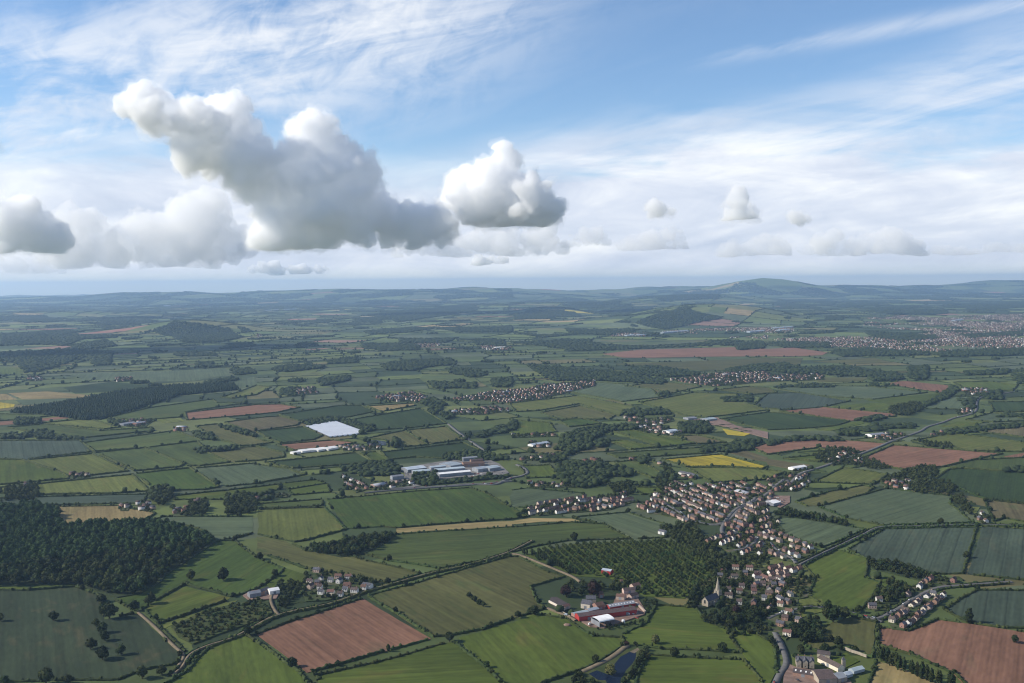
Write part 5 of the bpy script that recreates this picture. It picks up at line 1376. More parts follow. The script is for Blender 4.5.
b = MB(); b.box(-1.8, -1.8, -.3, 1.8, 1.8, 9); link('wall', b.mesh('wall', [MAT['stone']]), o)
b = MB(); b.add([(-2, -2, 9.01), (2, -2, 9.01), (2, 2, 9.01), (-2, 2, 9.01), (0, 0, 13)], [(3, 2, 1, 0), (0, 1, 4), (1, 2, 4), (2, 3, 4), (3, 0, 4)]); link('roof', b.mesh('roof', [MAT['slatetile']]), o)
# white polythene tunnels over a field
P = gpts('F196,349 310,326 433,371 398,381 292,392')
def tunnels():
    q = P; u = q[1] - q[0]; u /= np.linalg.norm(u); v = np.array([-u[1], u[0]])
    o = q[0]; R = (q - o) @ np.stack([u, v], 1)
    y0, y1 = R[:, 1].min(), R[:, 1].max(); st = 7.0
    V, F = [], []
    y = y0
    while y < y1 - st:
        xs = []
        for i in range(len(R)):
            a, b = R[i], R[(i + 1) % len(R)]
            ym = y + st / 2
            if (a[1] > ym) != (b[1] > ym): xs.append(a[0] + (b[0] - a[0]) * (ym - a[1]) / (b[1] - a[1]))
        if len(xs) >= 2:
            x0, x1 = min(xs), max(xs); bse = len(V)
            for x in (x0, x1):
                for k in range(7):
                    aa = PI * k / 6
                    pp = o + u * x + v * (y + st / 2 - st / 2 * math.cos(aa) * .99); V.append((*pp, 1.5 + 3.4 * math.sin(aa)))
            for k in range(6): F.append((bse + k, bse + k + 1, bse + 8 + k, bse + 7 + k))
        y += st
    ctr = np.array(V).mean(0); ctr[2] = 0
    me = bpy.data.meshes.new('polythene_tunnels'); me.from_pydata([tuple(np.array(a) - ctr) for a in V], [], F); me.materials.append(MAT['polythene']); me.update()
    link('polythene_tunnels', me, loc=ctr, label='bright white sheet of polythene crop tunnels over a whole field', cat='polytunnel')
tunnels()
BLOCK.append(P)
# bright far roofs
for s in ['P655,185 705,182', 'P700,182 750,179', 'Q40,204 90,201', 'Q110,200 160,197', 'R455,306 485,304', 'R500,304 535,302', 'R600,294 700,286', 'R945,290 1005,286', 'S20,276 95,270', 'S40,284 80,281', 'S740,245 775,240', 'P80,208 130,206']:
    p, q = gpts(s); d = q - p; L_ = np.linalg.norm(d); a = math.atan2(d[1], d[0]); c = (p + q) / 2
    W_ = 34; z = float(hterr(c[0], c[1]))
    o = link('far_warehouse', None, loc=(c[0], c[1], z - 1), rz=a, label='pale warehouse roof gleaming in the far distance', cat='warehouse', group='far warehouses on the plain')
    bb = gable_wall(L_, W_, 10, 14, 1); b2 = MB(); b2.v = bb.v[:10]; b2.f = bb.f[:4]; b2.m = [0] * 4
    link('wall', b2.mesh('wall', [MAT['bluesheet']]), o); link('roof', gable_roof(L_, W_, 10, 14).mesh('roof', [MAT['bluesheet']]), o)

# parked cars, a couple of pixels each
def small_car_mesh(mt):
    b = MB(); b.box(-2.1, -.85, .25, 2.1, .85, .95, 0)
    b.add([(-1.5, -.8, .96), (1.0, -.8, .96), (1.0, .8, .96), (-1.5, .8, .96), (-1.1, -.66, 1.45), (.5, -.66, 1.45), (.5, .66, 1.45), (-1.1, .66, 1.45)], [(4, 5, 6, 7), (0, 1, 5, 4), (1, 2, 6, 5), (2, 3, 7, 6), (3, 0, 4, 7)], 1)
    return b.mesh('parked_car', [mt, MAT['glass']])
CARS = [(small_car_mesh(MAT[k]), w_) for k, w_ in (('whitesheet', 'white'), ('greysheet', 'grey'), ('redclad', 'red'), ('bluesheet', 'silver blue'), ('darkroof', 'black'))]
def cars(s, n, where, lift=2.3):
    P = gpts(s); Q = scatter(P, 9, .3); RNG.shuffle(Q); k = 0; a0 = RNG.uniform(0, PI)
    for p in Q:
        if k >= n: break
        if not free(p, 2.2): continue
        me, w_ = CARS[RNG.integers(5)]; k += 1
        link('parked_car', me, loc=(p[0], p[1], lift), rz=a0 + RNG.choice([0, PI / 2, PI]) + RNG.normal(0, .06), label='%s car parked %s' % (w_, where), cat='car', group='%s cars parked %s' % (w_, where)); occupy(p, 2)
cars('X640,240 780,200 900,260 860,290 640,300', 26, 'in the yard of the works')
cars('X100,230 320,235 360,260 330,330 180,370 20,370', 18, 'by the depot end of the works')
cars('Y860,200 960,195 1000,230 940,256 900,235', 9, 'in the bare yard above the tree belt')
cars('U430,500 700,500 880,450 860,470 600,530 480,540', 5, 'in the red farmyard')
cars('W200,640 500,600 560,620 480,690 250,690', 6, 'on the manor yard')
def road_cars(nm, n, where):
    for P, w_ in [(P, w_) for a_, P, w_ in ROADN if a_ == nm]:
        for i in RNG.choice(np.arange(2, len(P) - 2), min(n, len(P) // 3), replace=False):
            t_ = P[i + 1] - P[i - 1]; t_ /= np.linalg.norm(t_); p = P[i] + np.array([-t_[1], t_[0]]) * w_ * .24 * RNG.choice([-1, 1])
            if not in_frame(p): continue
            me, c_ = CARS[RNG.integers(5)]
            link('car', me, loc=(p[0], p[1], 2.35), rz=math.atan2(t_[1], t_[0]), label='%s car %s' % (c_, where), cat='car', group='%s cars %s' % (c_, where))
road_cars('main_road', 14, 'driving along the main road'); road_cars('village_road', 5, 'on the curved village street'); road_cars('estate_road', 7, 'on the estate streets of the village'); road_cars('manor_road', 2, 'on the road past the manor'); road_cars('works_road', 5, 'on the road past the works'); road_cars('lane', 6, 'on the estate lane')
# ------------------------------------------------------------------ woods, orchard, hedges, trees
NEAR = 300
# 1. the big wood
def in_any(P, polys):
    r = np.zeros(len(P), bool)
    for q in polys: r |= inpoly(P, q)
    return r
woodP = gpts('A-40,98 60,92 150,98 200,115 190,155 250,165 330,152 420,152 520,155 620,178 690,200 720,215 640,268 560,320 540,345 470,385 395,398 345,378 250,352 100,357 -40,362')
sheet('wood_floor', None, MAT['litter'], True, woodP)
Q = scatter(woodP, 11.4, .42, .3)
Q = Q[np.argsort(np.hypot(Q[:, 0], Q[:, 1]))]
Q = np.array([p for p in Q if in_frame(p, 25)])
print('wood', len(Q))
for p in Q[:NEAR]:
    put(WOODS, 'wood_tree', p, RNG.uniform(9, 20), 15, 'dark broadleaf tree among the nearest rows of the big wood', 'tree', 'trees of the big wood')
WOODSTUFF = [Q[NEAR:]]
# rest of the wood: joined copies of the same tree meshes
def joined(name, meshes, P, hs, href, mats, kind='stuff', z=0.0):
    data = []
    for me in meshes:
        n = len(me.vertices); co = np.empty(n * 3, np.float32); me.vertices.foreach_get('co', co)
        nf = len(me.polygons); tot = np.empty(nf, np.int32); me.polygons.foreach_get('loop_total', tot)
        li = np.empty(len(me.loops), np.int32); me.loops.foreach_get('vertex_index', li)
        mi = np.empty(nf, np.int32); me.polygons.foreach_get('material_index', mi)
        st = np.concatenate([[0], np.cumsum(tot)[:-1]])
        t3 = np.stack([li[st[tot == 3] + k] for k in range(3)], 1); t4 = np.stack([li[st[tot == 4] + k] for k in range(4)], 1)
        data.append((co.reshape(-1, 3), t3, t4, mi[tot == 3], mi[tot == 4]))
    V, T, Qd, m3, m4, n = [], [], [], [], [], 0
    for p, h in zip(P, hs):
        co, t3, t4, a3, a4 = data[RNG.integers(len(data))]; a = RNG.uniform(0, 2 * PI); s = h / href; c, sn = math.cos(a) * s, math.sin(a) * s
        zz = float(hterr(p[0], p[1])) + z
        V.append(np.column_stack([co[:, 0] * c - co[:, 1] * sn + p[0], co[:, 0] * sn + co[:, 1] * c + p[1], co[:, 2] * s + zz])); T.append(t3 + n); Qd.append(t4 + n); m3.append(a3); m4.append(a4); n += len(co)
    me = np_mesh(name, np.concatenate(V), [np.concatenate(T), np.concatenate(Qd)], mats, np.concatenate(m3 + m4))
    return link(name, me, kind=kind)
rest = Q[NEAR:]
joined('woodland', WOODS, rest, RNG.uniform(9, 20, len(rest)), 15, [MAT['wood'], MAT['bark']])
for p in Q: occupy(p, 3)

# 2. orchard in rows
oP = gpts('C45,250 120,228 200,216 400,207 500,203 600,225 655,262 690,300 660,340 600,395 500,398 440,390 425,360 330,330 215,325 130,290')
d2 = gpts('C230,230 420,390'); ra = math.atan2(*(d2[1] - d2[0])[::-1])
def grid(poly, a, sx, sy, j=.08):
    c, s = math.cos(a), math.sin(a); ctr = poly.mean(0); q = poly - ctr
    q = np.stack([q[:, 0] * c + q[:, 1] * s, -q[:, 0] * s + q[:, 1] * c], 1); lo, hi = q.min(0), q.max(0)
    gx, gy = np.meshgrid(np.arange(lo[0], hi[0], sx), np.arange(lo[1], hi[1], sy)); G = np.stack([gx.ravel(), gy.ravel()], 1) + RNG.uniform(-j, j, (gx.size, 2)) * sx
    G = np.stack([G[:, 0] * c - G[:, 1] * s, G[:, 0] * s + G[:, 1] * c], 1) + ctr
    return G[inpoly(G, poly)]
BLOCK.append(oP)
G = np.array([p for p in grid(oP, ra, 11.0, 11.6, .05) if free(p, 1.0) and RNG.random() > .04]); G = G[np.argsort(np.hypot(G[:, 0], G[:, 1]))]
print('orchard', len(G))
for p in G[:NEAR]: put(ORCH, 'orchard_tree', p, RNG.uniform(6.0, 7.6), 6.6, 'orchard tree planted in the straight rows beside the red farm', 'tree', 'orchard trees in rows'); occupy(p, 3)
rest = G[NEAR:]
if len(rest): joined('orchard_rows', ORCH, rest, RNG.uniform(5.6, 7.4, len(rest)), 6.6, [MAT['orchard'], MAT['bark']])
for p in rest: occupy(p, 3)

# 3. single trees one can name
def big_tree(s, h, label, meshes=None, mat='oak', seed=1, name='oak_tree', wd=1.0, shape='round'):
    p = gp(*pix(s)[0]); R = h * .54 * wd
    CV, T, Qd = crown_mesh('crown', seed * 7 + 3, R, h, h * .05, 10 if shape == 'round' else 8, 620, h * .062, MAT[mat], shape)
    o = link(name, None, loc=(*p, .6), label=label, cat='tree')
    link('crown', np_mesh('crown', CV, [T, Qd], [MAT[mat]]), o)
    TV, TF = trunk_geo(seed, max(.25, R * .07), h * .6, R, 4); link('trunk', np_mesh('trunk', TV, TF, [MAT['bark']]), o)
    occupy(p, R)
BT = [('A642,338', 15, 'round oak in the green field behind the wood, the smaller of two'), ('A752,338', 18.5, 'large round oak in the green field behind the wood'), ('A508,417', 15, 'round oak at the corner of the small bright field'), ('A452,440', 14, 'smaller round oak near the wood and dirt lane'),
      ('A368,467', 21, 'broad oak at the corner of the big wood'), ('A180,474', 12.5, 'lone oak in the middle of the dark green field'), ('A322,492', 9.5, 'smallest oak of the straggling line in the dark green field'), ('A346,515', 13, 'oak just below the smallest one in the straggling line'), ('A352,541', 12, 'oak in the middle of the straggling line'),
      ('A305,570', 14, 'tall oak standing out beside the straggling line'), ('A345,606', 16, 'widest oak at the end of the straggling line'), ('A408,588', 12, 'round oak apart from the straggling line'), ('A3,476', 10, 'oak cut by the picture edge in the dark green field'), ('A155,686', 17, 'dark oak in the bottom hedge of the dark green field'), ('A228,686', 10, 'small oak in the bottom hedge beside the dark oak'), ('A478,668', 14, 'oak in the hedge where the dirt lane ends'), ('A545,656', 11, 'pale bushy tree in the hedge by the dirt lane end'),
      ('B650,545', 12, 'bushy tree where four field corners meet'), ('B718,396', 8, 'thorn tree at the top of the small grove'), ('B735,410', 8.5, 'thorn tree in the middle of the small grove'), ('B752,420', 7.5, 'thorn tree low in the small grove'), ('B765,428', 7, 'last thorn tree of the small grove'), ('C75,455', 13, 'bushy tree in the hedge corner near the farm track'), ('C20,465', 9, 'small tree in the hedge under the olive pasture'), ('C210,205', 14, 'round tree on the edge of orchard and green field'),
      ('D220,480', 21, 'biggest dark tree in the village edge meadow'), ('D255,468', 15, 'dark tree touching the biggest meadow tree'), ('D197,466', 16, 'dark tree on the village side of the biggest meadow tree'), ('D192,585', 12, 'round tree in the tan meadow behind the manor'), ('D243,572', 7, 'small tree at the end of the garden wall'), ('D110,450', 11, 'round tree on the village paddock'), ('D175,535', 10, 'bushy tree at the meadow edge above the manor'), ('D210,545', 9, 'lowest bushy tree at the meadow edge'), ('D830,550', 10, 'round tree in the parkland by the lane')]
for i, (s, h, l) in enumerate(BT): big_tree(s, h, l, seed=i + 1)
big_tree('U285,292', 15, 'broad copper beech beside the dark enclosure', mat='copper', seed=60, name='copper_beech', wd=1.15)
big_tree('U500,300', 24, 'tall dark copper beech above the slate farmhouse', mat='copper', seed=61, name='copper_beech', wd=.85)
big_tree('Z525,178', 6, 'small round copper tree beside the pond track', mat='copper', seed=62, name='copper_beech')
big_tree('V470,455', 11, 'copper tree in the gardens near the church', mat='copper', seed=66, name='copper_beech', wd=1.2)
big_tree('Z408,382', 13, 'yellowish willow leaning over the pond', mat='willow', seed=63, name='willow_tree')
big_tree('Z720,165', 11, 'yellowish willow in the hedge beyond the pond', mat='willow', seed=64, name='willow_tree')
big_tree('V815,325', 9, 'yellow green dome shaped tree among village gardens', mat='willow', seed=65, name='willow_tree')
big_tree('D677,483', 18, 'lone tall poplar at the blue grey field edge', seed=70, name='poplar_tree', wd=.42, shape='column')
big_tree('B445,577', 8, 'slim young poplar on the red field hedge', seed=71, name='poplar_tree', wd=.5, shape='column')
big_tree('V265,565', 14, 'dark yew under the church', mat='conifer', seed=72, name='yew_tree', wd=.8)
big_tree('V150,480', 9, 'slim dark yew at the churchyard corner', mat='conifer', seed=73, name='yew_tree', wd=.6)
big_tree('V305,410', 13, 'black green yew against the church wall', mat='conifer', seed=74, name='yew_tree', wd=1.0)

# 4. belts and copses whose trees one can count
def belt(s, name, label, sp, h, meshes, href, n=1, w_=4.0, group=None):
    P = smooth_line(gpts(s), sp)
    for p in P:
        for k in range(n):
            q = p + RNG.normal(0, w_ * .5, 2) if n > 1 else p + RNG.normal(0, 1, 2)
            put(meshes, name, q, h * RNG.uniform(.78, 1.15), href, label, 'tree', group or (label.split(' in ')[0] + ' group')); occupy(q, 2.5)
belt('D372,600 420,625 480,652 540,675 620,700', 'poplar_tree', 'poplar in the dense row between red field and stubble', 4.6, 15, POPL, 17, 2, 4, 'poplars beside the red field')
belt('C35,250 90,262 150,290 210,318', 'poplar_tree', 'poplar in the windbreak along the orchard track', 5.5, 11, POPL, 17, 1, 2, 'windbreak poplars by the orchard')
def copse(s, name, label, sp, h, meshes, href, group, mat=None, jit=.4):
    P = gpts(s); Q = scatter(P, sp, jit); sheet('wood_floor', None, MAT['rough' if meshes is SCRB else 'litter'], True, P)
    for p in Q:
        if free(p, 1.5) and in_frame(p, 20): put(meshes, name, p, h * RNG.uniform(.75, 1.15), href, label, 'tree', group); occupy(p, 2.5)
copse('B175,225 250,222 330,205 460,190 455,205 360,252 285,262 200,245', 'copse_tree', 'dark tree in the dense copse between two green fields', 9.0, 12.5, WOODS, 15, 'trees of the dark copse')
copse('D22,120 60,105 150,125 275,148 262,158 140,132 60,128', 'copse_tree', 'dark tree in the belt above the village barley', 7.5, 11, WOODS, 15, 'trees of the village belt')
copse('D340,275 400,280 500,305 560,330 530,345 470,330 420,318 350,300', 'copse_tree', 'tree in the overgrown strip under the slate field', 9, 8.5, GARD, 8, 'trees of the overgrown strip')
copse('D355,400 420,340 480,360 470,400 430,420 380,420', 'copse_tree', 'dark tree in the thicket by the estate lane', 9, 10, WOODS, 15, 'trees of the estate thicket')
copse('A575,495 700,440 861,405 B40,412 55,450 0,488 A861,478 740,520 650,555 600,530', 'scrub_tree', 'small leafy tree in the young plantation by the hamlet', 7.4, 5.6, SCRB, 8, 'young plantation trees', jit=.5)

# 5. gardens: one tree per gap
GT = []
for k, P in VILL.items():
    D = dist2(P.mean(0))
    q = scatter(P, 9.5 if k not in ('K1',) else 10, .45)
    for p in q:
        if free(p, 1.7) and in_frame(p): GT.append((dist2(p), p, RNG.uniform(3.0, 8.0), k)); occupy(p, 2.2)
for s, sp, h in [  # thickly wooded ground round the village, farm and church
    ('C500,165 600,150 640,190 690,240 720,300 690,330 650,300 600,240 545,205', 9, 10), ('C600,400 640,350 680,320 720,310 735,370 725,430 690,440 640,420 590,425', 9, 10), ('C640,470 690,455 740,445 800,440 861,430 861,470 800,475 720,500 660,490', 10, 9),
    ('C740,255 861,262 861,285 780,290 700,330 690,290', 9, 8), ('D0,205 60,250 0,262', 9, 7), ('D0,360 60,345 130,330 110,355 60,400 0,420', 11, 9), ('D100,480 170,480 210,530 160,560 100,545 70,520', 10, 10), ('D0,520 40,540 60,600 90,590 120,570 100,600 80,640 40,590 10,560', 11, 9), ('D110,360 180,330 175,320 110,335', 9, 6),
    ('C150,380 200,345 240,340 300,350 330,370 300,385 240,395 190,390', 10, 8), ('C330,345 400,350 425,372 360,385 330,375', 10, 9), ('C440,395 470,410 465,450 445,455 435,420', 7, 6), ('C270,495 350,490 440,470 448,480 360,502 280,508', 6, 4), ('Z640,200 700,215 690,260 610,330 560,390 520,440 490,440 560,350 620,260', 6, 7), ('Z140,400 200,370 240,390 300,440 120,440', 7, 7), ('Z560,180 640,150 690,190 620,195', 8, 5),
    ('M300,160 350,125 480,130 480,200 400,260 340,300 310,290 340,230', 9, 8), ('M560,60 700,90 850,120 900,130 870,160 760,130 640,110', 9, 8), ('M860,130 930,120 950,145 880,180', 9, 7), ('A505,35 560,25 585,60 540,90 500,70', 10, 11), ('A640,75 695,85 690,125 630,120', 9, 11), ('B-100,60 0,50 0,110 -100,120', 9, 11), ('A20,25 130,20 130,70 10,75', 11, 10),
    ('D450,10 520,0 620,10 640,40 560,40 500,30', 10, 9), ('D620,60 650,50 690,100 700,130 660,110', 9, 8), ('H430,575 490,550 560,520 660,510 690,530 640,570 580,560 520,570', 10, 10), ('H175,470 230,435 350,440 380,470 440,490 500,515 430,520 330,500 250,505', 11, 9), ('H560,600 700,590 740,600 740,620 600,615', 10, 9), ('H730,620 780,640 760,665 735,655', 9, 8), ('H480,275 600,250 620,280 560,305 490,300', 12, 12), ('H600,405 740,420 740,435 640,430', 10, 9),
    ('G380,590 470,575 500,620 420,620', 11, 11), ('G610,500 660,540 640,580 590,590 560,570 600,545', 11, 10), ('G560,560 640,590 700,610 640,640 600,620', 11, 9),
    ('L280,10 400,5 560,60 640,110 600,150 460,110 330,80 200,100', 9, 6), ('V330,120 600,60 620,220 480,290 380,280 320,200', 9, 9), ('V320,430 600,380 700,420 720,560 560,560 420,600 330,560', 9, 9), ('V720,330 1024,230 1024,380 880,420 720,500', 10, 8), ('V300,600 560,600 760,560 860,620 800,676 400,676', 10, 7), ('W250,90 480,30 560,180 640,230 450,260 250,240', 9, 10), ('W50,250 120,260 200,300 230,400 190,430 150,330', 8, 8)]:
    P = gpts(s)
    for p in scatter(P, sp, .42):
        if free(p, 1.6) and in_frame(p): GT.append((dist2(p), p, h * RNG.uniform(.65, 1.25), '')); occupy(p, 2.0)
GT.sort(key=lambda q: q[0]); print('garden trees', len(GT))
for D, p, h, k in GT[:NEAR]:
    pl = PLACES.get(k, 'in the wooded ground round church and farm').replace('of the', 'at the')
    put(GARD if h < 10 else OAKS, 'garden_tree', p, h, 8 if h < 10 else 13.5, 'leafy garden tree ' + pl, 'tree', 'garden trees ' + pl)
rest = GT[NEAR:]
joined('village_trees', GARD, [q[1] for q in rest], [q[2] for q in rest], 8, [MAT['oak'], MAT['bark']])

# 6. far woods (each reads as one mass)
FARW = [  # outline, spacing, height, lod cone?, name
 ('E35,290 250,255 480,212 700,187 935,180 955,200 720,222 582,268 420,316 340,322 270,312 180,300', 8.5, 15, True), ('E60,325 160,322 165,338 60,342', 12, 14, False), ('E880,345 1000,372 1024,385 F-0,392 E1000,388 880,352', 12, 12, False), ('E780,440 950,430 955,440 800,455', 12, 11, False), ('E150,385 330,395 335,402 150,398', 12, 11, False), ('E5,385 130,375 200,365 210,378 100,392 10,398', 13, 11, False), ('E770,370 840,380 860,405 790,395', 12, 11, False), ('E420,318 520,335 470,342 430,328', 12, 10, False),
 ('E600,605 650,592 690,605 680,640 600,640', 11, 12, False), ('E900,640 960,620 1024,625 1024,665 910,665', 11, 12, False), ('F-20,630 60,610 80,640 -20,650', 11, 10, False), ('F370,505 530,485 580,510 560,545 420,545 370,530', 13, 9, False), ('F630,540 720,535 725,575 690,590 630,580', 11, 11, False), ('F740,465 900,450 960,465 920,478 760,485', 10, 11, False), ('F720,575 800,560 1024,545 1024,552 800,572 725,582', 9, 7, False), ('F760,480 1000,468 1020,480 830,488', 12, 9, False), ('F340,315 440,345 470,340 475,365 440,370 340,330', 10, 9, False), ('F180,330 205,322 340,312 345,325 210,348', 11, 11, False),
 ('F670,235 720,240 760,262 720,300 690,290 700,270 660,255', 14, 12, False), ('F780,290 800,300 770,320 730,300', 14, 11, False), ('F550,405 575,405 580,432 545,432', 10, 14, False), ('F830,375 860,378 860,405 835,400', 12, 12, False), ('F880,380 1024,330 G20,350 F1024,365 900,395', 16, 9, False),
 ('G175,440 205,385 320,352 480,345 500,360 380,368 320,410 320,440 230,452', 12, 12, False), ('G330,415 390,405 395,428 335,432', 12, 11, False), ('G180,500 300,490 420,510 480,535 470,548 380,548 380,580 280,595 190,570', 12, 12, False), ('G360,580 560,572 560,585 380,592', 12, 9, False), ('G660,340 780,330 800,365 760,380 680,370', 12, 12, False), ('G440,290 500,275 520,290 600,275 640,300 560,300 450,308', 14, 11, False), ('G820,440 900,410 1000,405 960,440 850,455', 13, 11, False), ('G760,430 840,428 830,450 760,452', 13, 10, False), ('G590,545 640,520 650,575 600,580', 11, 12, False), ('G590,215 625,212 625,228 590,228', 14, 12, False),
 ('G0,330 20,325 20,365 0,365', 12, 12, False), ('G85,470 170,455 250,450 200,490 110,490', 13, 10, False), ('G500,480 540,470 560,490 520,500', 13, 11, False), ('G840,235 960,225 960,250 850,248', 14, 9, False), ('G120,145 200,118 320,120 470,135 620,165 600,180 460,170 330,162 170,165', 17, 11, False), ('G480,110 560,105 700,125 760,140 640,150 500,140', 17, 11, False), ('G850,120 1024,95 1024,125 870,135', 18, 12, False),
 ('H0,105 60,95 140,115 300,108 420,125 520,140 540,160 420,168 400,150 250,140 100,135 0,125', 19, 13, False), ('H560,115 640,105 640,160 570,158', 17, 14, False), ('H690,225 740,185 765,200 720,235 640,268 615,262', 12, 11, False), ('H700,365 1024,335 1060,345 1024,350 720,380', 13, 9, False), ('H0,410 120,390 300,395 290,408 120,405 0,425', 15, 10, False), ('H0,190 200,178 280,192 160,192', 17, 10, False), ('H840,215 930,205 940,240 880,240', 15, 11, False), ('H940,515 1100,520 1100,535 950,530', 12, 10, False), ('H270,370 420,340 560,330 600,350 420,365', 20, 8, False), ('H340,320 440,305 480,312 400,330', 15, 10, False), ('H910,310 960,290 1024,300 1024,310 960,312', 14, 8, False), ('H760,240 830,235 840,270 810,285', 16, 9, False), ('H780,130 960,120 960,138 800,142', 18, 12, False), ('H980,140 1100,150 1100,185 1000,175', 18, 11, False),
 # beyond
 ('P-60,352 90,345 130,370 300,340 420,320 470,345 300,365 420,372 300,400 200,440 110,455 60,410 -60,400', 24, 14, False), ('P-60,300 250,285 460,292 470,312 330,318 250,350 90,343 -60,345', 30, 14, False), ('P500,292 560,268 640,252 800,256 920,276 975,310 880,330 740,332 690,308 620,290', 24, 14, False), ('P590,340 720,338 740,360 620,372', 24, 14, False), ('P-20,226 180,222 270,246 100,252', 34, 15, False), ('P260,240 560,232 640,250 400,262', 36, 14, False), ('P400,260 600,262 600,280 420,290', 30, 14, False), ('P740,345 1000,330 1024,345 800,362', 30, 11, False), ('P780,415 850,410 850,430 790,430', 16, 11, False), ('P810,495 930,470 960,480 830,505', 14, 12, False), ('P920,440 1000,435 1024,455 940,462', 17, 11, False), ('P340,380 450,370 440,420 380,425', 22, 12, False), ('P690,370 860,375 860,385 700,385', 22, 10, False),
 ('Q60,440 130,420 275,425 260,435 120,450', 17, 12, False), ('Q280,405 400,395 405,412 290,418', 18, 11, False), ('Q500,420 600,405 780,398 800,420 680,430 640,445 520,442', 17, 13, False), ('Q760,435 880,440 925,460 870,472 780,455', 16, 12, False), ('Q560,304 800,290 830,305 760,332 580,332', 28, 13, False), ('Q700,272 1024,268 1024,290 820,290', 28, 13, False), ('Q430,285 620,270 720,275 600,292 450,298', 28, 12, False), ('Q520,206 860,178 900,195 800,218 640,240 560,250', 34, 14, False), ('Q380,225 520,215 500,250 400,250', 34, 13, False), ('Q190,246 300,240 280,260', 28, 13, False), ('Q420,335 640,335 660,355 520,362 430,355', 24, 11, False), ('Q860,325 990,318 1000,345 880,340', 24, 11, False), ('Q245,480 380,465 370,485 260,505', 15, 11, False), ('Q690,490 880,495 880,515 720,515', 16, 11, False), ('Q940,485 1024,470 1024,510 950,510', 15, 12, False), ('Q100,520 170,510 160,545 100,540', 15, 10, False), ('Q480,345 620,345 640,372 500,385', 22, 11, False),
 ('R10,216 60,206 200,204 272,212 268,234 60,238 10,240', 30, 14, False), ('R30,165 250,155 440,160 420,190 260,195', 40, 14, False), ('R200,270 300,258 470,245 492,282 400,302 240,296', 26, 14, False), ('R495,252 600,215 680,190 780,186 865,212 830,236 720,256 610,278', 26, 14, False), ('R425,158 500,142 600,130 700,128 830,142 822,158 600,164', 40, 16, False), ('R890,340 1000,325 1015,355 905,362', 20, 13, False), ('R-10,330 250,318 760,320 890,330 760,345 480,358 250,365 120,345', 26, 10, False), ('R60,420 170,430 240,445 240,470 120,465', 17, 12, False), ('R400,205 500,198 480,215 400,225', 34, 12, False), ('R0,290 120,300 240,300 120,312', 28, 12, False),
 ('S0,175 100,160 280,165 260,182 100,190', 36, 14, False), ('S270,178 440,172 440,188 300,190', 36, 14, False), ('S390,205 520,190 640,205 520,222', 34, 13, False), ('S640,375 760,368 900,362 1100,355 1100,380 900,385 700,388', 20, 14, False), ('S250,365 400,355 640,372 640,382 300,388', 20, 13, False), ('S380,285 620,300 700,315 540,325 420,310', 24, 13, False), ('S230,225 300,222 300,240 230,240', 30, 13, False), ('S0,330 240,330 250,350 60,352', 24, 11, False), ('S560,205 700,195 720,215 600,222', 34, 12, False), ('S0,95 420,110 1024,115 1024,150 600,158 300,152 0,140', 60, 16, False), ('S780,180 1000,165 1024,190 800,200', 36, 13, False), ('S770,300 1024,285 1024,300 800,315', 26, 11, False), ('R560,118 1024,95 1024,130 860,140', 60, 16, False), ('P0,150 1024,128 1024,178 500,190 0,200', 75, 18, False), ('Q0,125 1024,118 1024,160 500,180 0,195', 75, 18, False)]
parts_hi, parts_lo, parts_cone = [], [], []
FW = []
for s, sp, h, cone in FARW:
    P = gpts(s); FW.append(P)
    Q = scatter(P, sp, .45)
    if sp > 20:
        nz = np.sin(Q[:, 0] * .0043 + 1) + np.sin(Q[:, 1] * .0031 + Q[:, 0] * .0013) + np.sin(Q[:, 0] * .0017 - Q[:, 1] * .0023)
        Q = Q[nz > (-1.3 if sp < 50 else .15)]
    if not len(Q): continue
    D = np.hypot(Q[:, 0], Q[:, 1])
    if D.mean() < 7500:
        ok = np.array([free(p, 3) for p in Q]); Q = Q[ok]
        if not len(Q): continue
    Ht = h * RNG.uniform(.65, 1.2, len(Q)); Wd = np.maximum(sp * RNG.uniform(.95, 1.55, len(Q)), Ht * .6)
    (parts_cone if cone else parts_hi if D.mean() < 6500 else parts_lo).append(merged_trees(Q, Wd, Ht, LOD_CONE if cone else LOD_HI if D.mean() < 6500 else LOD_LO))
BLOCK += FW
soup('conifer_plantation', parts_cone, MAT['conifer'])
soup('distant_woods', parts_hi + parts_lo, MAT['far'])

LANE_TXT = {'hedged_lane': 'lane between the slate fields and the barley', 'long_lane': 'long lane beside the big red field', 'lane': 'lane through the estate houses', 'dirt_lane': 'dirt lane by the dark oak field'}
# 7. hedges of the digitised fields
def hedge_mesh(P, w_, h, step):
    n = len(P)
    t = np.gradient(P, axis=0); t /= np.linalg.norm(t, axis=1)[:, None] + 1e-9
    nr = np.stack([-t[:, 1], t[:, 0]], 1)
    prof = np.array([(-.5, -.12), (-.56, .45), (-.34, .86), (0, 1.0), (.34, .86), (.56, .45), (.5, -.12)])
    k = len(prof)
    hh = h * RNG.uniform(.7, 1.3, n); ww = w_ * RNG.uniform(.75, 1.3, n)
    off = prof[None, :, 0] * ww[:, None] + RNG.normal(0, .13 * w_, (n, k)); zz = prof[None, :, 1] * hh[:, None] + RNG.normal(0, .10 * h, (n, k)); zz[:, 0] = zz[:, -1] = -.3
    V = np.concatenate([(P[:, None, :] + nr[:, None, :] * off[:, :, None] + RNG.normal(0, step * .14, (n, k, 2))), zz[:, :, None]], 2).reshape(-1, 3)
    F = np.array([(i * k + j, i * k + j + 1, (i + 1) * k + j + 1, (i + 1) * k + j) for i in range(n - 1) for j in range(k - 1)])
    caps = np.array([(0, 1, 2), (0, 2, 3), (0, 3, 6), (3, 4, 6), (4, 5, 6)]); T = np.concatenate([caps, caps[:, ::-1] + (n - 1) * k])
    return V, F, T
hcell = {}
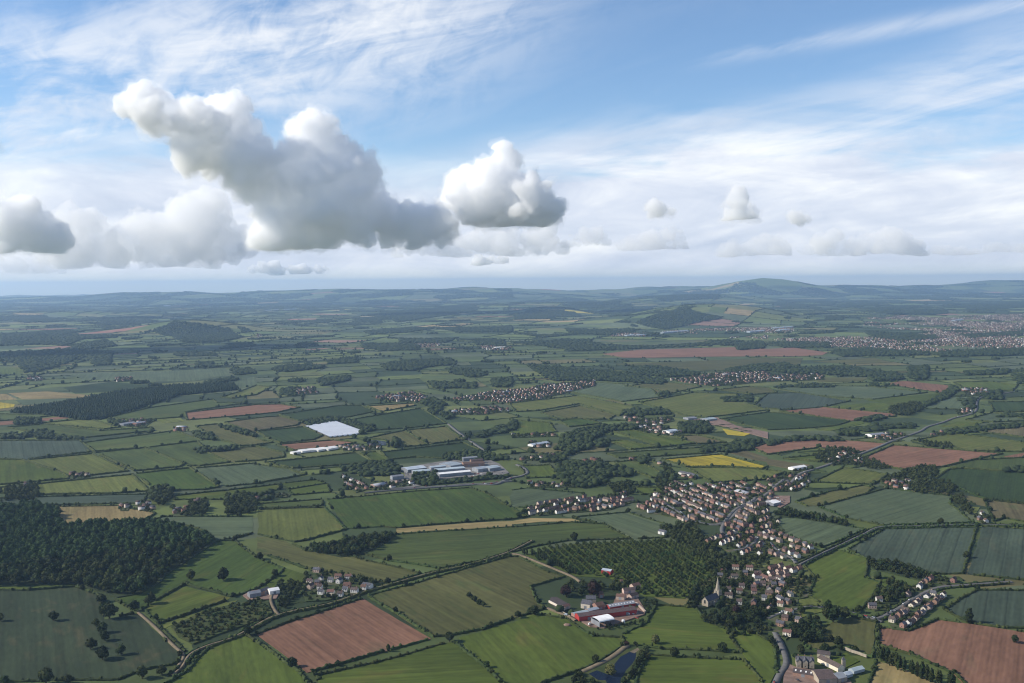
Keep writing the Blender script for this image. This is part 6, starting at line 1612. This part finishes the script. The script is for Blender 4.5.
def hfree(p, d=11):
    i, j = int(p[0] // 12), int(p[1] // 12)
    for a in (-1, 0, 1):
        for b in (-1, 0, 1):
            for q in hcell.get((i + a, j + b), ()):
                if (q[0] - p[0]) ** 2 + (q[1] - p[1]) ** 2 < d * d: return False
    return True
def blocked(P):
    r = in_any(P, BLOCK)
    for i, p in enumerate(P):
        if not r[i] and not free(p, .6): r[i] = True
    return r
midH, HT_ = [], []
hedges = []
def hedge_runs(a, b, step, d=11):
    L_ = np.linalg.norm(b - a); n = max(2, int(L_ / step)); P = a + (b - a) * np.linspace(0, 1, n)[:, None]
    bend = RNG.normal(0, 1.0) * L_ * .006
    nn = np.array([-(b - a)[1], (b - a)[0]]) / L_; P = P + nn * (np.sin(np.linspace(0, PI, n)) * bend + .7 * np.sin(np.linspace(0, L_ / 17, n) + RNG.uniform(0, 6)))[:, None]
    bl = blocked(P); runs, cur = [], []
    for p, x in zip(P, bl):
        if not x and hfree(p, d): cur.append(p)
        else:
            if len(cur) > 4: runs.append(np.array(cur))
            cur = []
    if len(cur) > 4: runs.append(np.array(cur))
    return runs, P
for i, (c_, d_, s_, fl) in enumerate(FIELDS):
    if 'n' in fl: continue
    P = FP[i]; ctr = P.mean(0); D = dist2(ctr)
    newp = []
    for j in range(len(P)):
        a, b = P[j], P[(j + 1) % len(P)]
        if np.linalg.norm(b - a) < 12: continue
        mid = (a + b) / 2
        if not in_frame(mid, 60) and not in_frame(a, 5) and not in_frame(b, 5): continue
        if any(abs(pixel_of(a)[0] - X_) < 5 and abs(pixel_of(b)[0] - X_) < 5 for X_ in (256, 512, 768)): continue
        step = 2.4 if D < 2600 else 4.0 if D < 4200 else 7.0
        runs, allp = hedge_runs(a, b, step)
        for r in runs:
            newp += list(r)
            nn = np.array([-(b - a)[1], (b - a)[0]]); nn /= np.linalg.norm(nn); m_ = r[len(r) // 2]
            fo = [field_at(m_ + nn * 14 * s) for s in (1, -1)]
            hedges.append((dist2(m_), r, i, [f for f in fo if f >= 0 and f != i]))
            hh = 1.0 if 'k' not in fl else .8
            if RNG.random() < .95:
                for p in r[::max(1, int(RNG.uniform(14, 34) / step))]:
                    if RNG.random() < .42 and in_frame(p): HT_.append((dist2(p), p + RNG.normal(0, 1.2, 2), RNG.choice([4.0, 5.5, 7.5, 10.5], p=[.4, .3, .2, .1]) * RNG.uniform(.85, 1.2), i))
    for p in newp: hcell.setdefault((int(p[0] // 12), int(p[1] // 12)), []).append(p)
for nm_, P, w_ in ROADN:      # lanes run between hedges
    if nm_ not in ('hedged_lane', 'long_lane', 'lane', 'dirt_lane'): continue
    t_ = np.gradient(P, axis=0); t_ /= np.linalg.norm(t_, axis=1)[:, None] + 1e-9; n_ = np.stack([-t_[:, 1], t_[:, 0]], 1)
    for sd_ in ((1, -1) if nm_ != 'dirt_lane' else (1,)):
        S = smooth_line((P + n_ * sd_ * (w_ / 2 + 2.6))[::3], 2.4)
        cur, newp = [], []
        ok = [not x for x in in_any(S, BLOCK)]
        for k_, p in enumerate(list(S) + [None]):
            if p is not None and ok[k_] and hfree(p, 6) and free(p, .2) and in_frame(p, 20): cur.append(p)
            else:
                if len(cur) > 6: r = np.array(cur); hedges.append((dist2(r[len(r) // 2]), r, LANE_TXT[nm_], [])); newp += cur
                cur = []
        for p in newp: hcell.setdefault((int(p[0] // 12), int(p[1] // 12)), []).append(p)
hedges.sort(key=lambda q: q[0]); print('hedges', len(hedges), 'hedge trees', len(HT_))
def short(l, n=16):
    return len(l.split()) <= n
for D, r, i, fo in hedges[:300]:
    V, F, T = hedge_mesh(r, RNG.uniform(2.1, 3.1), RNG.uniform(1.7, 2.9), np.linalg.norm(r[1] - r[0]))
    # some bushes grown out of the hedge line
    ex_v, ex_f, n = [], [], len(V)
    for p in r:
        if RNG.random() < .22:
            vv = LOD_HI[RNG.integers(10)][0] * np.array([1, 1, 1]) * np.array([RNG.uniform(3, 5), RNG.uniform(3, 5), RNG.uniform(3, 5.6)]) + np.array([p[0] + RNG.normal(0, .8), p[1] + RNG.normal(0, .8), -.4])
            ex_v.append(vv); ex_f.append(LOD_HI[0][1] + n); n += len(vv)
    if ex_v: V = np.concatenate([V] + ex_v); T = np.concatenate([T] + ex_f)
    o = r[0]; V = V - np.array([o[0], o[1], 0])
    a = FIELDS[i][1] if not isinstance(i, str) else ''; lab = None if a else 'overgrown hedge lining the ' + i
    if fo:
        pr = sorted([i, fo[0]]); lab = 'hedge between the %s and the %s' % (FIELDS[pr[0]][1], FIELDS[pr[1]][1])
        if not short(lab): lab = None
    if not lab: lab = 'outer boundary hedge of the %s' % a
    link('hedge', np_mesh('hedge', V, [F, T], [MAT['hedge']]), loc=(o[0], o[1], .3), label=lab, cat='hedge', group='hedges: ' + lab)
Vs, Fs, Ts, n = [], [], [], 0
for D, r, i, fo in hedges[300:]:
    V, F, T = hedge_mesh(r, 4.5, 3.6, np.linalg.norm(r[1] - r[0])); Vs.append(V); Fs.append(F + n); Ts.append(T + n); n += len(V)
if Vs: link('distant_hedges', np_mesh('distant_hedges', np.concatenate(Vs), [np.concatenate(Fs), np.concatenate(Ts)], [MAT['hedge']]), kind='stuff')
HT_ = [q for q in HT_ if free(q[1], 1.0)]
HT_.sort(key=lambda q: q[0])
for D, p, h, i in HT_[:NEAR]:
    put(OAKS if h > 7 else GARD, 'hedgerow_tree', p, h, 13.5 if h > 7 else 8, 'tree grown up in the hedge of the %s' % FIELDS[i][1], 'tree', 'hedgerow trees: ' + FIELDS[i][1])
far_t = [(p, h) for D, p, h, i in HT_[NEAR:]]

# 8. the rest of the plain: hedges and trees along the field edges, small copses
segV, segF, n = [], [], 0
trP, trH, trW = [], [], []
hl_ = [q for q in HEDGE_LINES if q[2] < 26000]
A_ = np.array([q[0] for q in hl_]); B_ = np.array([q[1] for q in hl_]); DD = np.array([q[2] for q in hl_])
ALLP = BLOCK + FP
for a, b, D in zip(A_, B_, DD):
    if RNG.random() < .34: continue
    if abs(math.atan2(a[0], a[1])) > .60: continue
    L_ = np.linalg.norm(b - a)
    step = 9 if D < 7300 else 30 if D < 14000 else 60
    k = max(3, int(L_ / step)); P = a + (b - a) * np.linspace(0, 1, k)[:, None] + RNG.normal(0, 1.2, (k, 2))
    if D < 7300:
        ok = ~in_any(P, ALLP)
        ok &= np.array([hfree(p, 14) for p in P]) if D < 5000 else True
    elif D < 12000: ok = ~in_any(P, BLOCK)
    else: ok = np.ones(k, bool)
    hgt = 2.8 if D < 7300 else 4.0 if D < 14000 else 8.0
    wid = 3.6 if D < 7300 else 7 if D < 14000 else 16
    t = (b - a) / L_; nr = np.array([-t[1], t[0]])
    z = hterr(P[:, 0], P[:, 1])
    hh = hgt * RNG.uniform(.55, 1.4, k); ww = wid * RNG.uniform(.7, 1.3, k)
    V = np.stack([np.column_stack([P + nr * ww[:, None] * .5, z - 1]), np.column_stack([P + nr * RNG.normal(0, .6, (k, 1)), z + hh]), np.column_stack([P - nr * ww[:, None] * .5, z - 1])], 1).reshape(-1, 3)
    for i in range(k - 1):
        if ok[i] and ok[i + 1]: segF += [(n + i * 3, n + i * 3 + 1, n + i * 3 + 4, n + i * 3 + 3), (n + i * 3 + 1, n + i * 3 + 2, n + i * 3 + 5, n + i * 3 + 4)]
    segV.append(V); n += len(V)
    pr = .16 if D < 7300 else .5 if D < 14000 else .6
    for p, o_ in zip(P, ok):
        if o_ and RNG.random() < pr * (.4 + 1.2 * (math.sin(p[0] * .002) * math.sin(p[1] * .0017) > -.1)):
            trP.append(p + RNG.normal(0, 3, 2)); h = RNG.choice([6., 9, 13.], p=[.45, .35, .2]) * RNG.uniform(.8, 1.2); trH.append(h); trW.append(h * RNG.uniform(.8, 1.3) * (1 if D < 14000 else 1.8))
link('field_hedges', np_mesh('field_hedges', np.concatenate(segV), np.array(segF), [MAT['far']]), kind='stuff')
# scattered copses
cp = []
for D0, D1, cnt, r0, r1, sp in [(2600, 7000, 60, 14, 45, 10), (7000, 13000, 150, 30, 120, 19), (13000, 24000, 230, 80, 330, 34), (24000, 42000, 180, 150, 600, 70)]:
    for k in range(cnt):
        D = math.sqrt(RNG.uniform(D0 ** 2, D1 ** 2)); a = RNG.uniform(-.56, .56); c = np.array([D * math.sin(a), D * math.cos(a)])
        rx, ry = RNG.uniform(r0, r1) * 1.5, RNG.uniform(r0, r1) * .8; th = RNG.uniform(0, PI)
        q = np.stack(np.meshgrid(np.arange(-rx, rx, sp), np.arange(-ry, ry, sp)), 2).reshape(-1, 2) + RNG.uniform(-.45, .45, (len(np.arange(-rx, rx, sp)) * len(np.arange(-ry, ry, sp)), 2)) * sp
        q = q[(q[:, 0] / rx) ** 2 + (q[:, 1] / ry) ** 2 < RNG.uniform(.5, 1.1, len(q))]
        q = np.stack([q[:, 0] * math.cos(th) - q[:, 1] * math.sin(th), q[:, 0] * math.sin(th) + q[:, 1] * math.cos(th)], 1) + c
        if len(q) and D < 7000: q = q[~in_any(q, ALLP)]; q = np.array([p for p in q if free(p, 4)]).reshape(-1, 2)
        elif len(q) and D < 13000: q = q[~in_any(q, BLOCK)]
        if not len(q): continue
        h = RNG.uniform(9, 15) * RNG.uniform(.75, 1.2, len(q)); cp.append((q, np.full(len(q), sp) * RNG.uniform(1., 1.5, len(q)), h, D))
tp = np.array(trP); td = np.hypot(tp[:, 0], tp[:, 1]); th_ = np.array(trH); tw = np.array(trW)
near_ = td < 6500
parts = [merged_trees(tp[near_], tw[near_], th_[near_], LOD_HI), merged_trees(tp[~near_], tw[~near_], th_[~near_], LOD_LO)]
if far_t:
    fp = np.array([q[0] for q in far_t]); fh = np.array([q[1] for q in far_t]); parts.append(merged_trees(fp, fh * RNG.uniform(.75, 1.1, len(fh)), fh, LOD_HI))
# trees between the houses of the far town and villages
q = HP[RNG.random(len(HP)) < .9] + RNG.normal(0, 13, (int(0) or len(HP[:0]) or 1, 2))
sel = HP[RNG.random(len(HP)) < .95]; sel = sel + RNG.normal(0, 12, sel.shape); dS = np.hypot(sel[:, 0], sel[:, 1]); hS = RNG.uniform(5, 10, len(sel))
parts.append(merged_trees(sel, hS * 1.1, hS, LOD_LO))
for q, w_, h, D in cp: parts.append(merged_trees(q, w_, h, LOD_HI if D < 6500 else LOD_LO))
soup('distant_trees', parts, MAT['far'])
# ------------------------------------------------------------------ render settings
SC.view_settings.view_transform = 'Standard'; SC.view_settings.look = 'None'
SC.view_settings.exposure = EXPOSURE; SC.view_settings.gamma = 1.0; SC.view_settings.use_curve_mapping = False
cy = SC.cycles
SC.render.engine = 'CYCLES'
cy.max_bounces = 72; cy.diffuse_bounces = 2; cy.glossy_bounces = 2; cy.transmission_bounces = 4; cy.transparent_max_bounces = 12; cy.volume_bounces = VOL_B
cy.use_denoising = True
try: cy.denoiser = 'OPENIMAGEDENOISE'
except Exception: pass
cy.sample_clamp_indirect = 0.0
cy.filter_width = 1.15
